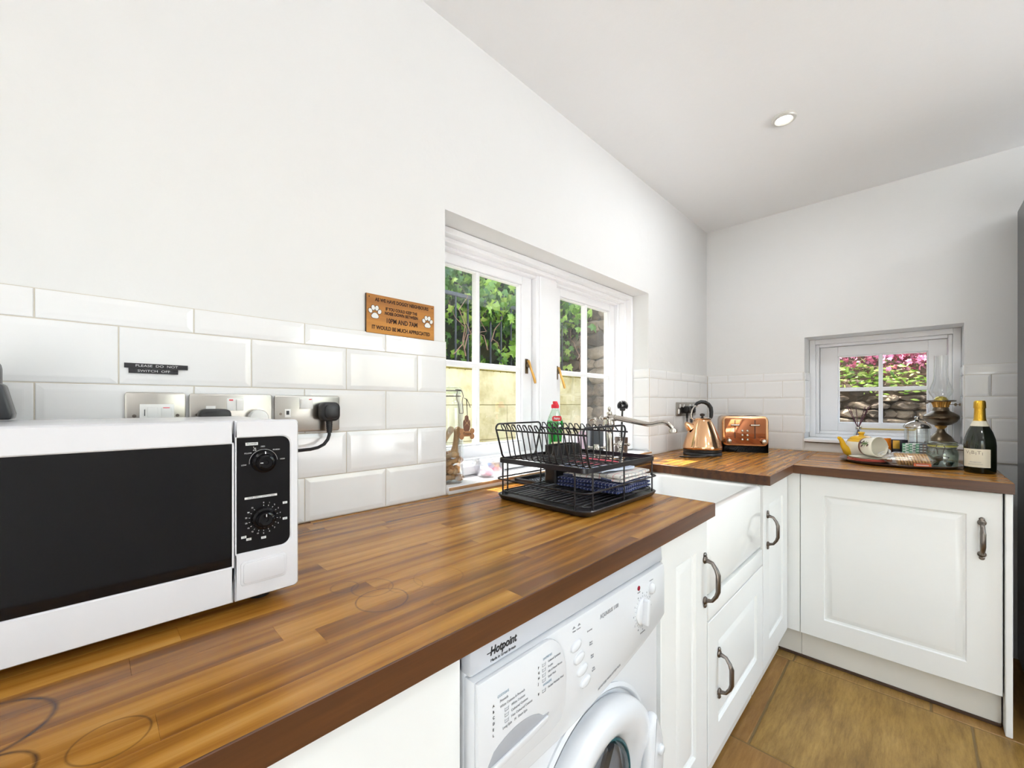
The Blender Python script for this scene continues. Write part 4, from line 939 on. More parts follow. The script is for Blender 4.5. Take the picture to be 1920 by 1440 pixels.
# pale bottle
pb_ = thing('pale_bottle', 'slim pale pink bottle on the sill behind the dish rack', 'bottle', (1.590, 1.10, SZ), -.6)
m = MB(); m.lathe([(0, 0), (.022, 0), (.025, .004), (.025, .10), (.018, .125), (.009, .135), (0, .135)], Matrix.Diagonal((1, .7, 1, 1)), 24); m.build('bottle_body', plain('pale_pink', (232, 206, 222), .25), pb_, smooth=60)
m = MB(); m.lathe([(.011, .134), (.011, .155), (.009, .158), (0, .158)], seg=18); m.build('cap', M_rock, pb_, smooth=60)
# soap dispenser
sd = thing('soap_dispenser', 'dark grey square soap dispenser with nickel pump left of the tap', 'soap dispenser', (1.672, 1.085, SZ), -.6)
MB().rbox(-.034, .034, -.028, .028, 0, .135, .008, 'z', .003).build('bottle_body', plain('slate', (66, 70, 76), .4), sd)
m = MB(); m.lathe([(.014, .134), (.014, .150), (.011, .153), (.005, .155), (.005, .178), (.010, .180), (.010, .190), (.006, .194), (0, .194)], seg=20); m.tube([(0, 0, .186), (-.02, -.01, .186), (-.036, -.018, .182)], .004); m.build('pump', M_chrome, sd, smooth=50)
# brush in a pot
bp = thing('brush_pot', 'short dark brown pot holding a dish brush right of the tap', 'pot', (1.925, 1.09, SZ))
MB().lathe([(0, 0), (.030, 0), (.032, .004), (.033, .085), (.030, .085), (.029, .006), (0, .006)], seg=28).build('pot_body', plain('pot_brown', (74, 62, 54), .4), bp, smooth=50)
br = thing('dish_brush', 'black dish brush standing bristles up right of the tap', 'brush', (1.925, 1.09, SZ+.008), 0, rot=(0, .03, 0))
m = MB(); m.tube([(0, 0, 0), (.0, 0, .08), (.002, 0, .16), (.005, 0, .215)], .007, taper=[.008, .008, .007, .006], flat=.7); m.lathe([(0, 0), (.012, .002), (.016, .012), (.013, .022), (0, .025)], T(.006, 0, .212), 20); m.build('brush_handle', M_black, br, smooth=60)
m = MB()
for i in range(260):
    z = 1-2*(i+.5)/260; a = i*2.39996; rr = math.sqrt(1-z*z); d = Vector((rr*math.cos(a), rr*math.sin(a), z))
    if z < -.55: continue
    p = Vector((.007, 0, .240)); m.cyl(p+d*.012, p+d*.0285, .0011, .0009, 4)
tag(m.build('bristles', M_black, br, smooth=0), kind='stuff')

# ------------------------------------------------------------------ kettle and toaster
kt = thing('kettle', 'copper pyramid kettle with black handle on its base by the corner', 'kettle', (2.375, .845, ZT), math.radians(134))
m = MB(); m.lathe([(0, 0), (.094, 0), (.099, .003), (.099, .014), (.096, .018), (.0, .018)], seg=48); kb = m.build('power_base', M_black, kt, smooth=50)
m = MB(); m.lathe([(.094, .018), (.098, .020), (.0985, .034), (.096, .036)], seg=48); m.build('foot_ring', M_black, kt, smooth=50)
m = MB(); m.lathe([(.099, .036), (.1005, .039), (.1005, .050), (.098, .056), (.094, .070), (.078, .118), (.060, .160), (.048, .186), (.044, .194), (.040, .197)], seg=64); m.build('body', M_copper, kt, smooth=40)
m = MB(); m.lathe([(.041, .196), (.042, .199), (.036, .203), (.020, .207), (0, .208)], seg=36); m.build('lid', M_copper, kt, smooth=60)
m = MB(); m.lathe([(.006, .205), (.006, .214), (.012, .217), (.014, .224), (.010, .229), (0, .231)], seg=20); m.build('lid_knob', M_black, kt, smooth=50)
m = MB(); b = bmesh.new(); R = []
for (cx, cz, hw, hh, tilt) in ((.060, .150, .024, .030, .9), (.078, .164, .019, .020, .8), (.093, .176, .012, .010, .5)):
    R.append([b.verts.new((cx+hh*math.cos(2*PI*i/14)*-math.sin(tilt), hw*math.sin(2*PI*i/14), cz+hh*math.cos(2*PI*i/14)*math.cos(tilt))) for i in range(14)])
for A, B in zip(R, R[1:]):
    for i in range(14): b.faces.new((A[i], A[(i+1) % 14], B[(i+1) % 14], B[i]))
b.faces.new(R[-1]); bmesh.ops.recalc_face_normals(b, faces=b.faces[:]); m._merge(b); m.build('spout', M_copper, kt, smooth=60)
m = MB(); m.tube([(.046, 0, .192), (.060, 0, .205), (.062, 0, .225), (.056, 0, .250), (.042, 0, .272)], .0035, seg=10, flat=1.6); m.tube([(-.040, 0, .196), (-.046, 0, .206)], .006, flat=1.4); m.lathe([(.008, 0), (.008, .012), (0, .013)], T(.040, 0, .268, 0, -.6, 0), 14); m.build('handle_bracket', M_chrome, kt, smooth=60)
m = MB(); m.tube([(.040, 0, .274), (.028, 0, .286), (.008, 0, .294), (-.014, 0, .292), (-.033, 0, .281), (-.046, 0, .262), (-.050, 0, .238), (-.049, 0, .216), (-.046, 0, .204)], .0095, taper=[.0075, .009, .010, .0105, .0105, .0105, .010, .0095, .008], seg=14, flat=1.25); m.build('handle', M_black, kt, smooth=60)
m = MB(); m.tube([(0, .093, .006), (-.0, .12, .008), (.035, .155, .014), (.08, .165, .010), (.12, .14, .005), (.165, .10, .004)], .0035, seg=8); m.tube([(.0, .093, .005), (.06, .12, .0045), (.13, .11, .004), (.165, .10, .004)], .0035, seg=8)
m.build('power_cable', M_black, kt, smooth=60)

TA = math.radians(-66)
ts = thing('toaster', 'polished copper four-slot toaster with black base in the corner', 'toaster', (2.769, .755, ZT), TA); ts.scale = (.87, .97, 1.06)
m = MB(); m.rbox(-.138, .138, -.118, .118, .036, .200, .030, 'y', .006, seg=8); m.build('shell', M_copper, ts, smooth=40)
m = MB(); m.rbox(-.122, .122, -.121, -.112, .045, .188, .012, 'y', .001); m.build('front_panel', M_copperd, ts, smooth=40)
m = MB(); m.rbox(-.132, .132, -.114, .114, .010, .037, .016, 'y', .005); 
for x in (-.10, .10):
    for y in (-.09, .09): m.cyl((x, y, 0), (x, y, .013), .011)
m.build('base', M_black, ts, smooth=40)
m = MB()
for x in (-.055, .055):
    for y0 in (-.088, .012): m.box(x-.036, x+.036, y0, y0+.026, .1995, .2008, .0006); 
m.build('bread_slots', M_ink, ts, smooth=0)
for x in (-.060, .058):
    MB().box(x-.0022, x+.0022, -.1222, -.1205, .078, .178).build('lever_slot', M_ink, ts, smooth=0)
    m = MB(); m.tube([(x-.022, -.130, .150), (x+.022, -.130, .150)], .0055, seg=12); m.box(x-.0015, x+.0015, -.130, -.118, .147, .153); m.sphere((x-.022, -.130, .150), .0058); m.sphere((x+.022, -.130, .150), .0058); m.build('lever', M_chrome, ts, smooth=50)
for x in (-.095, .108):
    m = MB(); m.lathe([(.014, 0), (.015, .003), (.0135, .016), (.011, .018), (0, .018)], T(x, -.1205, .062, PI/2), 24); m.build('browning_knob', M_chrome, ts, smooth=45)
for r in range(3):
    for x in (-.016, .014):
        m = MB(); m.lathe([(.0072, 0), (.0072, .003), (.005, .0045), (0, .005)], T(x, -.1205, .070+.024*r, PI/2), 18); m.build('button', M_chrome, ts, smooth=50)
# grey mains lead loop behind
tr = thing('wire_rack', 'thin black wire rack standing between kettle and toaster', 'rack', (2.66, .985, ZT))
m = MB()
for z in (.012, .165, .190): m.tube([(-.09, 0, z), (.09, 0, z)], .003 if z < .18 else .0022)
for s in (-1, 1): m.tube([(s*.088, 0, 0), (s*.088, 0, .192)], .003)
for i in range(7): m.tube([(-.06+.02*i, -.002, .014), (-.06+.02*i, -.002, .165)], .0016, seg=6)
m.tube([(-.088, -.03, .0025), (-.088, .03, .0025)], .0025); m.tube([(.088, -.03, .0025), (.088, .03, .0025)], .0025)
m.build('frame', M_wire, tr, smooth=60)

# ------------------------------------------------------------------ tray and what stands on it
TX, TY, TR = 2.695, .062, .215
ty = thing('round_tray', 'round dark brown tray holding the tea things', 'tray', (TX, TY, ZT))
m = MB(); m.lathe([(0, 0), (.185, 0), (.192, .003), (.208, .010), (.215, .012), (.2155, .014), (.208, .013), (.192, .006), (.185, .0045), (0, .0045)], seg=72); m.build('tray_body', plain('tray_brown', (104, 88, 84), .3), ty, smooth=50)
TZ = ZT+.0048
# saucers
M_pinkg = plain('pink_glaze', (222, 112, 100), .2); M_greeng = plain('grey_green_glaze', (168, 166, 148), .25)
for i, (rad, mat, la) in enumerate(((.082, M_pinkg, 'pink-rimmed saucer lowest in the stack on the tray'), (.080, M_pinkg, 'pink-rimmed saucer in the middle of the stack on the tray'), (.077, M_creamg, 'cream saucer with green rim topmost of the stack on the tray'))):
    z = TZ+.0062*i
    s = thing('saucer', la, 'saucer', (2.608, .158, z), group='stacked saucers on the tray')
    m = MB(); m.lathe([(0, .0), (.040, 0), (.044, .001), (.066, .006), (rad, .012), (rad, .0138), (.066, .009), (.042, .0045), (0, .004)], seg=48); m.build('dish', M_creamg, s, smooth=50)
    m = MB(); m.lathe([(.070, .0073), (rad+.0008, .0115), (rad+.001, .0138), (rad-.003, .0142)], seg=48); m.build('rim_band', mat if i < 2 else M_greeng, s, smooth=50)
# teapot
tpz = TZ
tt = thing('teapot', 'cream floral teapot with yellow spout and lid at the back of the tray', 'teapot', (2.775, .198, TZ), math.radians(128)); tt.scale = (1.06, 1.06, 1.08)
m = MB(); m.lathe([(0, 0), (.046, 0), (.050, .003), (.055, .012), (.060, .035), (.060, .062), (.055, .080), (.050, .086)], seg=44); m.build('body', M_creamg, tt, smooth=60)
m = MB(); m.lathe([(.0555, .079), (.0525, .086), (.049, .090), (.044, .091)], seg=44); m.build('shoulder', M_yellow, tt, smooth=60)
m = MB(); m.lathe([(.045, .090), (.046, .094), (.040, .100), (.025, .106), (.010, .109), (.009, .114), (.014, .119), (.012, .124), (0, .126)], seg=36); m.build('lid', M_yellow, tt, smooth=60)
m = MB(); m.tube([(.050, 0, .025), (.066, 0, .035), (.080, 0, .058), (.090, 0, .084), (.098, 0, .094), (.106, 0, .096)], .01, taper=[.020, .0175, .013, .010, .008, .006], seg=14, flat=.8); m.build('spout', M_yellow, tt, smooth=60)
m = MB(); m.tube([(-.050, 0, .075), (-.075, 0, .080), (-.092, 0, .065), (-.092, 0, .040), (-.078, 0, .022), (-.055, 0, .020)], .0065, seg=12); m.build('handle', M_yellow, tt, smooth=60)
def sprig(parent, R, z0, a0, sc=1.0, zc=None):
    """painted sprig as thin relief on the round body"""
    m = MB(); r = random.Random(5)
    def dot(a, z, w_, h, rot, mi):
        ra = R(z)+.0004; c = Vector((math.sin(a)*ra, -math.cos(a)*ra, z))
        P = [(w_*math.cos(t), h*math.sin(t)) for t in [i*PI/5 for i in range(10)]]
        b = bmesh.new(); f = b.faces.new([b.verts.new((x, 0, y)) for x, y in P]); m._merge(b, Matrix.Translation(c) @ Matrix.Rotation(a, 4, 'Z') @ Matrix.Rotation(rot, 4, 'Y'), mi)
    for k in range(9):
        t = k*2*PI/9; dot(a0+.16*sc*math.cos(t), z0+.012*sc*math.sin(t), .0095*sc, .0016*sc, -t, 0)
    for (da, dz, q) in ((-.30, -.010, .3), (.28, -.014, .9), (-.12, -.022, 2), (.18, .018, .4)): dot(a0+da*sc, z0+dz*sc, .006*sc, .0035*sc, q, 1); dot(a0+(da+.1)*sc, z0+(dz-.004)*sc, .004*sc, .003*sc, q, 2)
    return m.build('painted_sprig', [plain('paint_green', (92, 128, 48), .3), plain('paint_dark', (58, 50, 62), .3), plain('paint_plum', (150, 64, 84), .3)], parent, smooth=0)
sprig(tt, lambda z: .0606, .050, math.radians(-158), 1.35)
sprig(tt, lambda z: .0606, .050, math.radians(-118), 1.2)
# cup lying on the saucers
cu = thing('cup', 'cream cup with a painted band lying on its side on the saucers', 'cup', (2.618, .165, TZ+.0125+.020), rot=(0, 0, 0))
cu.rotation_euler = Vector((-.62, -.78, .06)).to_track_quat('Z', 'Y').to_euler(); cu.location = (2.680, .186, TZ+.068); cu.scale = (1.2, 1.2, 1.1)
m = MB(); m.lathe([(0, 0), (.022, 0), (.024, .003), (.033, .012), (.037, .030), (.0385, .060), (.040, .074), (.0385, .0755), (.036, .060), (.0345, .030), (.030, .014), (0, .008)], seg=44); m.build('bowl', M_creamg, cu, smooth=60)
m = MB(); m.lathe([(.0345, .0125), (.0366, .020), (.0362, .022), (.0340, .0140)], seg=44); m.build('brown_band', plain('paint_brown', (120, 84, 66), .3), cu, smooth=60)
sprig(cu, lambda z: .0388, .046, math.radians(60), .8); sprig(cu, lambda z: .0388, .046, math.radians(150), .8); sprig(cu, lambda z: .0388, .046, math.radians(-110), .8)
m = MB(); m.tube([(.036, 0, .058), (.055, 0, .056), (.060, 0, .040), (.052, 0, .026), (.036, 0, .022)], .004, seg=10); m.build('handle', M_creamg, cu, smooth=60)
# packets
def pack(name, label, cat, x, y, z, w_, d, h, rz, mat, rx=0, bulge=.0):
    t = thing(name, label, cat, (x, y, z), rot=(rx, 0, rz)); b = bmesh.new(); bmesh.ops.create_cube(b, size=1); b.transform(Matrix.Translation((0, 0, h/2)) @ Matrix.Diagonal((w_, d, h, 1)))
    if bulge:
        bmesh.ops.subdivide_edges(b, edges=b.edges[:], cuts=5, use_grid_fill=True)
        for v in b.verts:
            k = (1-(2*v.co.x/w_)**2)*(1-(2*(v.co.z-h/2)/h)**2); v.co.y *= .25+k*bulge; v.co += Vector((noise.noise(v.co*60), noise.noise(v.co*60+Vector((3, 0, 0))), noise.noise(v.co*60+Vector((0, 7, 0)))))*.002
    else: bmesh.ops.bevel(b, geom=b.edges[:], offset=.001, segments=1, affect='EDGES')
    m = MB(); m._merge(b); m.build('wrapper', mat, t, smooth=50); return t
FACE = math.radians(-88)
op = pack('snack_packet', 'shiny orange packet behind the cup on the tray', 'packet', 2.735, .108, TZ+.001, .052, .030, .108, FACE+.5, plain('foil_orange', (240, 138, 38), .25, .3, bump=.4), 0, .9)
bb = pack('tea_box', 'black and gold tea carton beside the orange packet', 'carton', 2.752, .056, TZ+.001, .056, .030, .104, FACE+.25, plain('carton_black', (24, 24, 38), .4))
m = MB(); m.box(-.027, -.002, -.0156, -.0149, .060, .100, mi=0); m.box(.008, .024, -.0157, -.0149, .006, .070, mi=1); m.box(.010, .022, -.0159, -.0155, .040, .048, mi=2)
m.build('carton_print', [plain('print_gold', (196, 150, 60), .3, .6), plain('print_coral', (220, 130, 110), .4), M_inkw], bb, smooth=0)
m = MB(); sw = thing('paper_sachets', 'crumpled white paper sachets in front of the black tea carton', 'sachet', (2.665, .088, TZ))
for i, (x, y, r, a) in enumerate(((0, 0, .5, .3), (.012, -.025, -.3, 1.2), (.004, .02, .9, 2.0))):
    b = bmesh.new(); bmesh.ops.create_grid(b, x_segments=5, y_segments=5, size=.018)
    for v in b.verts: v.co.z = noise.noise(v.co*60+Vector((i*5, 0, 0)))*.012
    bmesh.ops.solidify(b, geom=b.faces[:], thickness=.0006); MB_ = Matrix.Translation((x, y, .045-.006*i)) @ Euler((r+.7, .4, a)).to_matrix().to_4x4(); q = MB(); q._merge(b, MB_); q.build('paper', plain('paper_white', (238, 236, 236), .6), sw, smooth=60)
MB().rbox(-.012, .02, -.035, .03, 0, .040, .006, 'z', .002).build('sachet_box', plain('paper_white', 0), sw)
# mint tea sachets in a row
M_mint = [plain('mint_green', (116, 178, 140), .5), plain('sachet_white', (232, 236, 230), .5), plain('sachet_grey', (120, 126, 132), .5), plain('sachet_brown', (150, 122, 110), .5)]
sbx = thing('sachet_tray', 'small white carton holding the row of tea sachets', 'carton', (2.700, -.010, TZ), FACE)
MB().box(-.050, .046, -.022, .022, 0, .046, .001).build('carton_body', plain('sachet_white', 0), sbx)
fr_ = [('green and white tea sachet', 0, 1), ('white tea sachet with green edge', 1, 0), ('green tea sachet', 0, 1), ('white tea sachet', 1, 2), ('mint green tea sachet', 0, 1), ('grey-topped tea sachet', 2, 1), ('brown tea sachet', 3, 1), ('grey and brown tea sachet', 2, 3)]
for i, (la, a, b_) in enumerate(fr_):
    k = i-3.5; x = 2.698; y = -.010-k*.0115
    t = thing('tea_sachet', la+[' at the left end of', ' second in', ' third in', ' fourth in', ' fifth in', ' sixth in', ' seventh in', ' at the right end of'][i]+' the upright row on the tray', 'tea sachet', (x, y, TZ+.0465), group='row of upright tea sachets', rot=(0, .0, FACE+.55))
    MB().box(-.016, .016, -.002, .002, 0, .045+.002*(i % 2), .0008).build('envelope', M_mint[a], t, smooth=0)
    m = MB()
    for q in range(3): m.box(-.015, .015, -.0026, -.002, .010+.012*q, .015+.012*q)
    m.build('print_bands', M_mint[b_], t, smooth=0)
# cafetiere
cf = thing('cafetiere', 'glass cafetiere with domed steel lid at the back of the tray', 'cafetiere', (2.825, -.006, TZ), math.radians(60))
m = MB(); m.lathe([(0, .006), (.043, .006), (.046, .010), (.046, .168), (.0445, .168), (.0445, .011), (0, .009)], seg=40); m.build('beaker', M_jar, cf, smooth=60)
m = MB(); m.lathe([(.049, .160), (.050, .163), (.050, .168), (.044, .178), (.030, .189), (.014, .195), (.008, .197), (0, .197)], seg=40); m.build('lid', M_chrome, cf, smooth=50)
m = MB(); m.lathe([(.008, .197), (.011, .198), (.005, .202), (.005, .205), (.010, .208), (.010, .214), (.005, .218), (0, .2185)], seg=20); m.build('plunger_knob', M_chrome, cf, smooth=50)
m = MB(); m.cyl((0, 0, .05), (0, 0, .197), .0022, seg=8); m.lathe([(0, .048), (.043, .048), (.0435, .052), (0, .053)], seg=32); m.build('plunger', M_chrome, cf, smooth=50)
m = MB(); m.lathe([(.047, .0), (.0475, .010), (.0465, .014), (.0462, .0)], seg=40)
for k in range(4):
    a = k*PI/2+.5; m.tube([(.0475*math.cos(a), .0475*math.sin(a), 0), (.0475*math.cos(a), .0475*math.sin(a), .085)], .0016, seg=6)
m.lathe([(.0468, .084), (.0485, .084), (.0485, .088), (.0468, .088)], seg=40); m.build('frame', M_chrome, cf, smooth=50)
m = MB(); m.tube([(0, -.048, .150), (0, -.070, .150), (0, -.086, .135), (0, -.090, .10), (0, -.085, .06), (0, -.066, .045), (0, -.048, .045)], .0045, seg=10); m.build('handle', M_jar, cf, smooth=60)
# short clip jar with pods
cj = thing('glass_jar', 'short wide clip-top glass jar with dark pods at the right of the tray', 'jar', (2.622, -.085, TZ), math.radians(-98))
m = MB(); m.lathe([(0, .003), (.042, .003), (.047, 0), (.050, .005), (.051, .06), (.048, .076), (.043, .082), (.043, .092), (.0405, .092), (.0405, .083), (.045, .076), (.0485, .06), (.0475, .008), (.042, .006), (0, .006)], seg=44); m.build('jar_body', M_jarg, cj, smooth=60)
m = MB(); m.lathe([(.046, .096), (.048, .099), (.048, .106), (.042, .111), (0, .111)], seg=44); m.build('lid', M_jarg, cj, smooth=60)
m = MB(); m.lathe([(.044, .091), (.0475, .0925), (.0475, .0955), (.044, .0965)], seg=44); m.build('seal', plain('seal_yellow', (206, 196, 96), .4), cj, smooth=60)
m = MB(); m.tube([(.049*math.cos(a), .049*math.sin(a), .100) for a in [i*2*PI/28 for i in range(28)]], .0013, closed=True, seg=6); m.tube([(.045*math.cos(a), .045*math.sin(a), .087) for a in [i*2*PI/28 for i in range(28)]], .0013, closed=True, seg=6)
for s in (-1, 1): m.tube([(s*.010, -.049, .100), (s*.014, -.051, .090), (s*.010, -.052, .078), (s*.008, -.055, .060)], .0013, seg=6)
m.tube([(-.008, -.055, .060), (.008, -.055, .060)], .0013, seg=6); m.build('wire_clip', M_pew, cj, smooth=60)
M_pod = [plain('pod_dark', (44, 66, 66), .25, .5), plain('pod_blue', (150, 190, 220), .25, .5), plain('pod_brown', (96, 80, 70), .3, .5)]
pd_me = []
for mt_ in M_pod:
    o = MB().lathe([(0, 0), (.008, 0), (.010, .003), (.0145, .016), (.017, .017), (.017, .018), (0, .018)], seg=20).build('coffee_pod', mt_, None, smooth=40); pd_me.append(o.data); bpy.data.objects.remove(o)
rp = random.Random(11)
for i, (x, y, z) in enumerate(((-.020, -.020, .008), (.020, -.018, .009), (-.016, .022, .008), (.020, .020, .009), (.0, -.004, .028), (-.02, .006, .030))):
    o = bpy.data.objects.new('coffee_pod', pd_me[[0, 1, 0, 2, 0, 2][i]]); COL.objects.link(o); o.location = (2.622+x, -.085+y, TZ+z); o.rotation_euler = (rp.uniform(-.5, .5), rp.uniform(-.5, .5), 0)
    tag(o, ['dark green coffee pod at the left front in the short jar', 'pale blue coffee pod at the right front in the short jar', 'dark green coffee pod at the back in the short jar', 'brown coffee pod at the back in the short jar', 'dark green coffee pod on top in the short jar', 'brown coffee pod on top in the short jar'][i], 'coffee pod', 'coffee pods in the short jar')
# biscuits in clear film
BA = math.radians(-78)
bc = thing('biscuit_packet', 'clear film packet wrapped round the row of biscuits on the tray', 'packet', (2.545, .022, TZ), BA)
b = bmesh.new(); R = []
for i, (x, ry, rz_) in enumerate(((-.085, .026, .004), (-.078, .027, .014), (-.060, .027, .024), (-.045, .028, .030), (.060, .029, .030), (.072, .028, .022), (.084, .027, .004))):
    R.append([b.verts.new((x+noise.noise(Vector((i*3, j, 0)))*.002, ry*math.copysign(abs(math.cos(2*PI*j/20))**.7, math.cos(2*PI*j/20)), max(.0005, .032+rz_*1.08*math.copysign(abs(math.sin(2*PI*j/20))**.7, math.sin(2*PI*j/20))*.98) + noise.noise(Vector((i*2, j*.9, 3)))*.0012)) for j in range(20)])
for A, B in zip(R, R[1:]):
    for j in range(20): b.faces.new((A[j], A[(j+1) % 20], B[(j+1) % 20], B[j]))
m = MB(); m._merge(b); m.build('film', M_film, bc, smooth=60)
m = MB(); m.box(.012, .068, -.0262, -.0245, .004, .020, 0, mi=0); m.box(.020, .060, -.0265, -.0262, .010, .013, 0, mi=1); m.build('film_print', [plain('print_orange', (236, 120, 70), .4), M_inkw], bc, smooth=0)
M_bis = plain('biscuit', (222, 178, 108), .75, var=.12, nscale=60, bump=.5)
o = MB().lathe([(0, 0), (.0265, 0), (.0285, .0015), (.0285, .005), (.0265, .0068), (0, .0072)], seg=24, flute=(22, .02)).build('biscuit', M_bis, None, smooth=40); bme = o.data; bpy.data.objects.remove(o)
R_ = Matrix.Rotation(BA, 4, 'Z')
for i in range(11):
    p = Vector((2.545, .022, TZ)) + R_ @ Vector((-.040+i*.0098, 0, .0295))
    o = bpy.data.objects.new('biscuit', bme); COL.objects.link(o); o.location = p; o.rotation_euler = (0, math.radians(72+random.uniform(-3, 3)), BA)
    tag(o, 'round golden biscuit, '+('leftmost', 'second from the left', 'third from the left', 'fourth from the left', 'fifth from the left', 'in the middle', 'fifth from the right', 'fourth from the right', 'third from the right', 'second from the right', 'rightmost')[i]+' in the film-wrapped row', 'biscuit', 'biscuits in the clear packet')
# sparkling wine bottle
wb = thing('wine_bottle', 'dark wine bottle with gold foil neck right of the tray', 'bottle', (2.560, -.190, ZT), math.radians(-110))
bot = [(0, .004), (.030, .002), (.042, 0), (.0455, .006), (.046, .03), (.046, .115), (.0435, .140), (.036, .168), (.026, .192), (.0185, .212), (.0165, .222), (.0148, .270), (.0160, .275), (.0155, .292), (0, .293)]
MB().lathe(bot, seg=56).build('glass_body', plain('bottle_glass', (20, 26, 14), .06, Coat_Weight=.3), wb, smooth=60)
m = MB(); m.lathe([(.0195, .213), (.0172, .222), (.0165, .240), (.0158, .262), (.0168, .268), (.0178, .272), (.0172, .290), (.014, .2965), (0, .298)], seg=36, flute=(12, .012)); m.tube([(.0180*math.cos(a), .0180*math.sin(a), .268) for a in [i*2*PI/20 for i in range(20)]], .0012, closed=True, seg=6); m.build('gold_foil', M_gold, wb, smooth=40)
m = MB(); m.lathe([(.0272, .192), (.0255, .197), (.0215, .208), (.0197, .2135)], seg=40); m.build('neck_label', plain('label_ivory', (236, 228, 206), .5), wb, smooth=60)
m = MB()
b = bmesh.new(); n_ = 24; A = []; B = []
for i in range(n_+1):
    a = -PI/2 + (-.95+1.9*i/n_); A.append(b.verts.new((.0464*math.cos(a), .0464*math.sin(a), .026))); B.append(b.verts.new((.0464*math.cos(a), .0464*math.sin(a), .100)))
for i in range(n_): b.faces.new((A[i], A[i+1], B[i+1], B[i]))
bmesh.ops.solidify(b, geom=b.faces[:], thickness=-.0003); m._merge(b); lb = m.build('front_label', plain('label_ivory', 0), wb, smooth=60)
m = MB()
for i, c in enumerate('VIBITI'): m.text(c, .019 if i % 2 == 0 else .016, T(0, 0, .085-.004*(i % 2)) @ Matrix.Rotation((-.52+.19*i), 4, 'Z'), 'CENTER', .0001, bend=.0468)
m.build('lettering', plain('ink_sepia', (150, 136, 116), .6), lb, smooth=0)
m = MB(); m.text('PROSECCO', .0065, T(0, 0, .046), 'CENTER', .0001, bend=.0468); m.text('denominazione di origine', .0042, T(0, 0, .038), 'CENTER', .0001, bend=.0468); m.build('small_print', M_inkg, lb, smooth=0)

# ------------------------------------------------------------------ on the end window sill
EZ = .9852
ol = thing('oil_lamp', 'old brass oil lamp with clear glass chimney on the end window sill', 'oil lamp', (3.105, -.096, EZ), math.radians(-60))
m = MB(); m.lathe([(0, 0), (.060, 0), (.063, .004), (.060, .010), (.050, .016), (.046, .026), (.038, .040), (.022, .056), (.016, .066), (.013, .078)], seg=44); m.build('foot', M_bronze, ol, smooth=50)
m = MB(); m.lathe([(.013, .077), (.020, .086), (.024, .092), (.022, .096)], seg=36); m.build('stem_cup', M_brass, ol, smooth=50)
m = MB(); m.lathe([(.022, .095), (.040, .102), (.058, .116), (.066, .130), (.068, .138), (.066, .143), (.068, .145), (.062, .152), (.045, .164), (.032, .172), (.029, .186), (.027, .190)], seg=48); m.build('oil_font', M_bronze, ol, smooth=40)
m = MB(); m.lathe([(.026, .189), (.030, .192), (.029, .197), (.035, .214), (.036, .220)], seg=48, flute=(24, .03)); m.build('burner', M_brass, ol, smooth=30)
m = MB(); m.lathe([(.020, .2195), (.052, .2195), (.056, .2215), (.056, .226), (.052, .227), (.022, .226)], seg=48); m.build('gallery_plate', M_bronze, ol, smooth=50)
m = MB(); m.lathe([(.026, .226), (.026, .232), (.020, .242), (.008, .247), (.005, .248), (.004, .243), (0, .243)], seg=32); m.build('burner_dome', plain('bright_brass', (220, 196, 100), .25, 1), ol, smooth=50)
m = MB(); m.tube([(.03, 0, .205), (.082, 0, .204)], .0016, seg=6); 
for x in (.062, .082): m.lathe([(.003, -.0015), (.008, -.001), (.008, .001), (.003, .0015)], T(x, 0, .2045, 0, PI/2), 14)
m.tube([(-.03, 0, .214), (-.048, 0, .218), (-.060, 0, .214)], .0022, seg=6); m.sphere((-.062, 0, .213), .005, (1.4, .8, .8)); m.build('wick_spindle', M_bronze, ol, smooth=50)
m = MB(); m.lathe([(.030, .227), (.031, .240), (.044, .262), (.047, .275), (.040, .300), (.031, .325), (.027, .36), (.0265, .46), (.0255, .46), (.026, .36), (.030, .325), (.039, .300), (.0455, .275), (.043, .262), (.030, .242), (.029, .227)], seg=44); m.build('glass_chimney', clear_mat('chimney_glass', (.992, .995, .993), .02), ol, smooth=60)
rd = thing('reed_diffuser', 'small glass reed diffuser with dark sticks on the end window sill', 'diffuser', (3.110, .236, EZ))
m = MB(); m.lathe([(0, 0), (.026, 0), (.028, .004), (.024, .030), (.012, .052), (.0105, .056), (.0105, .074), (.0095, .074), (.0095, .056), (.022, .030), (.0255, .006), (0, .005)], seg=32); m.build('bottle', M_jar, rd, smooth=60)
MB().lathe([(.011, .058), (.0125, .060), (.0125, .074), (.011, .076)], seg=24).build('collar', M_chrome, rd, smooth=50)
M_reed = plain('reed_plum', (92, 48, 62), .6)
for i, (dx_, dy_, h) in enumerate(((.0, .052, .196), (.0, .040, .190), (-.01, .010, .192), (.01, -.030, .192), (.0, -.052, .200), (-.008, -.044, .19))):
    MB().tube([(-dx_*.3, -dy_*.28, .006), (0, 0, .066), (dx_, dy_, h)], .0019, seg=6).build('reed', M_reed, rd, smooth=60)

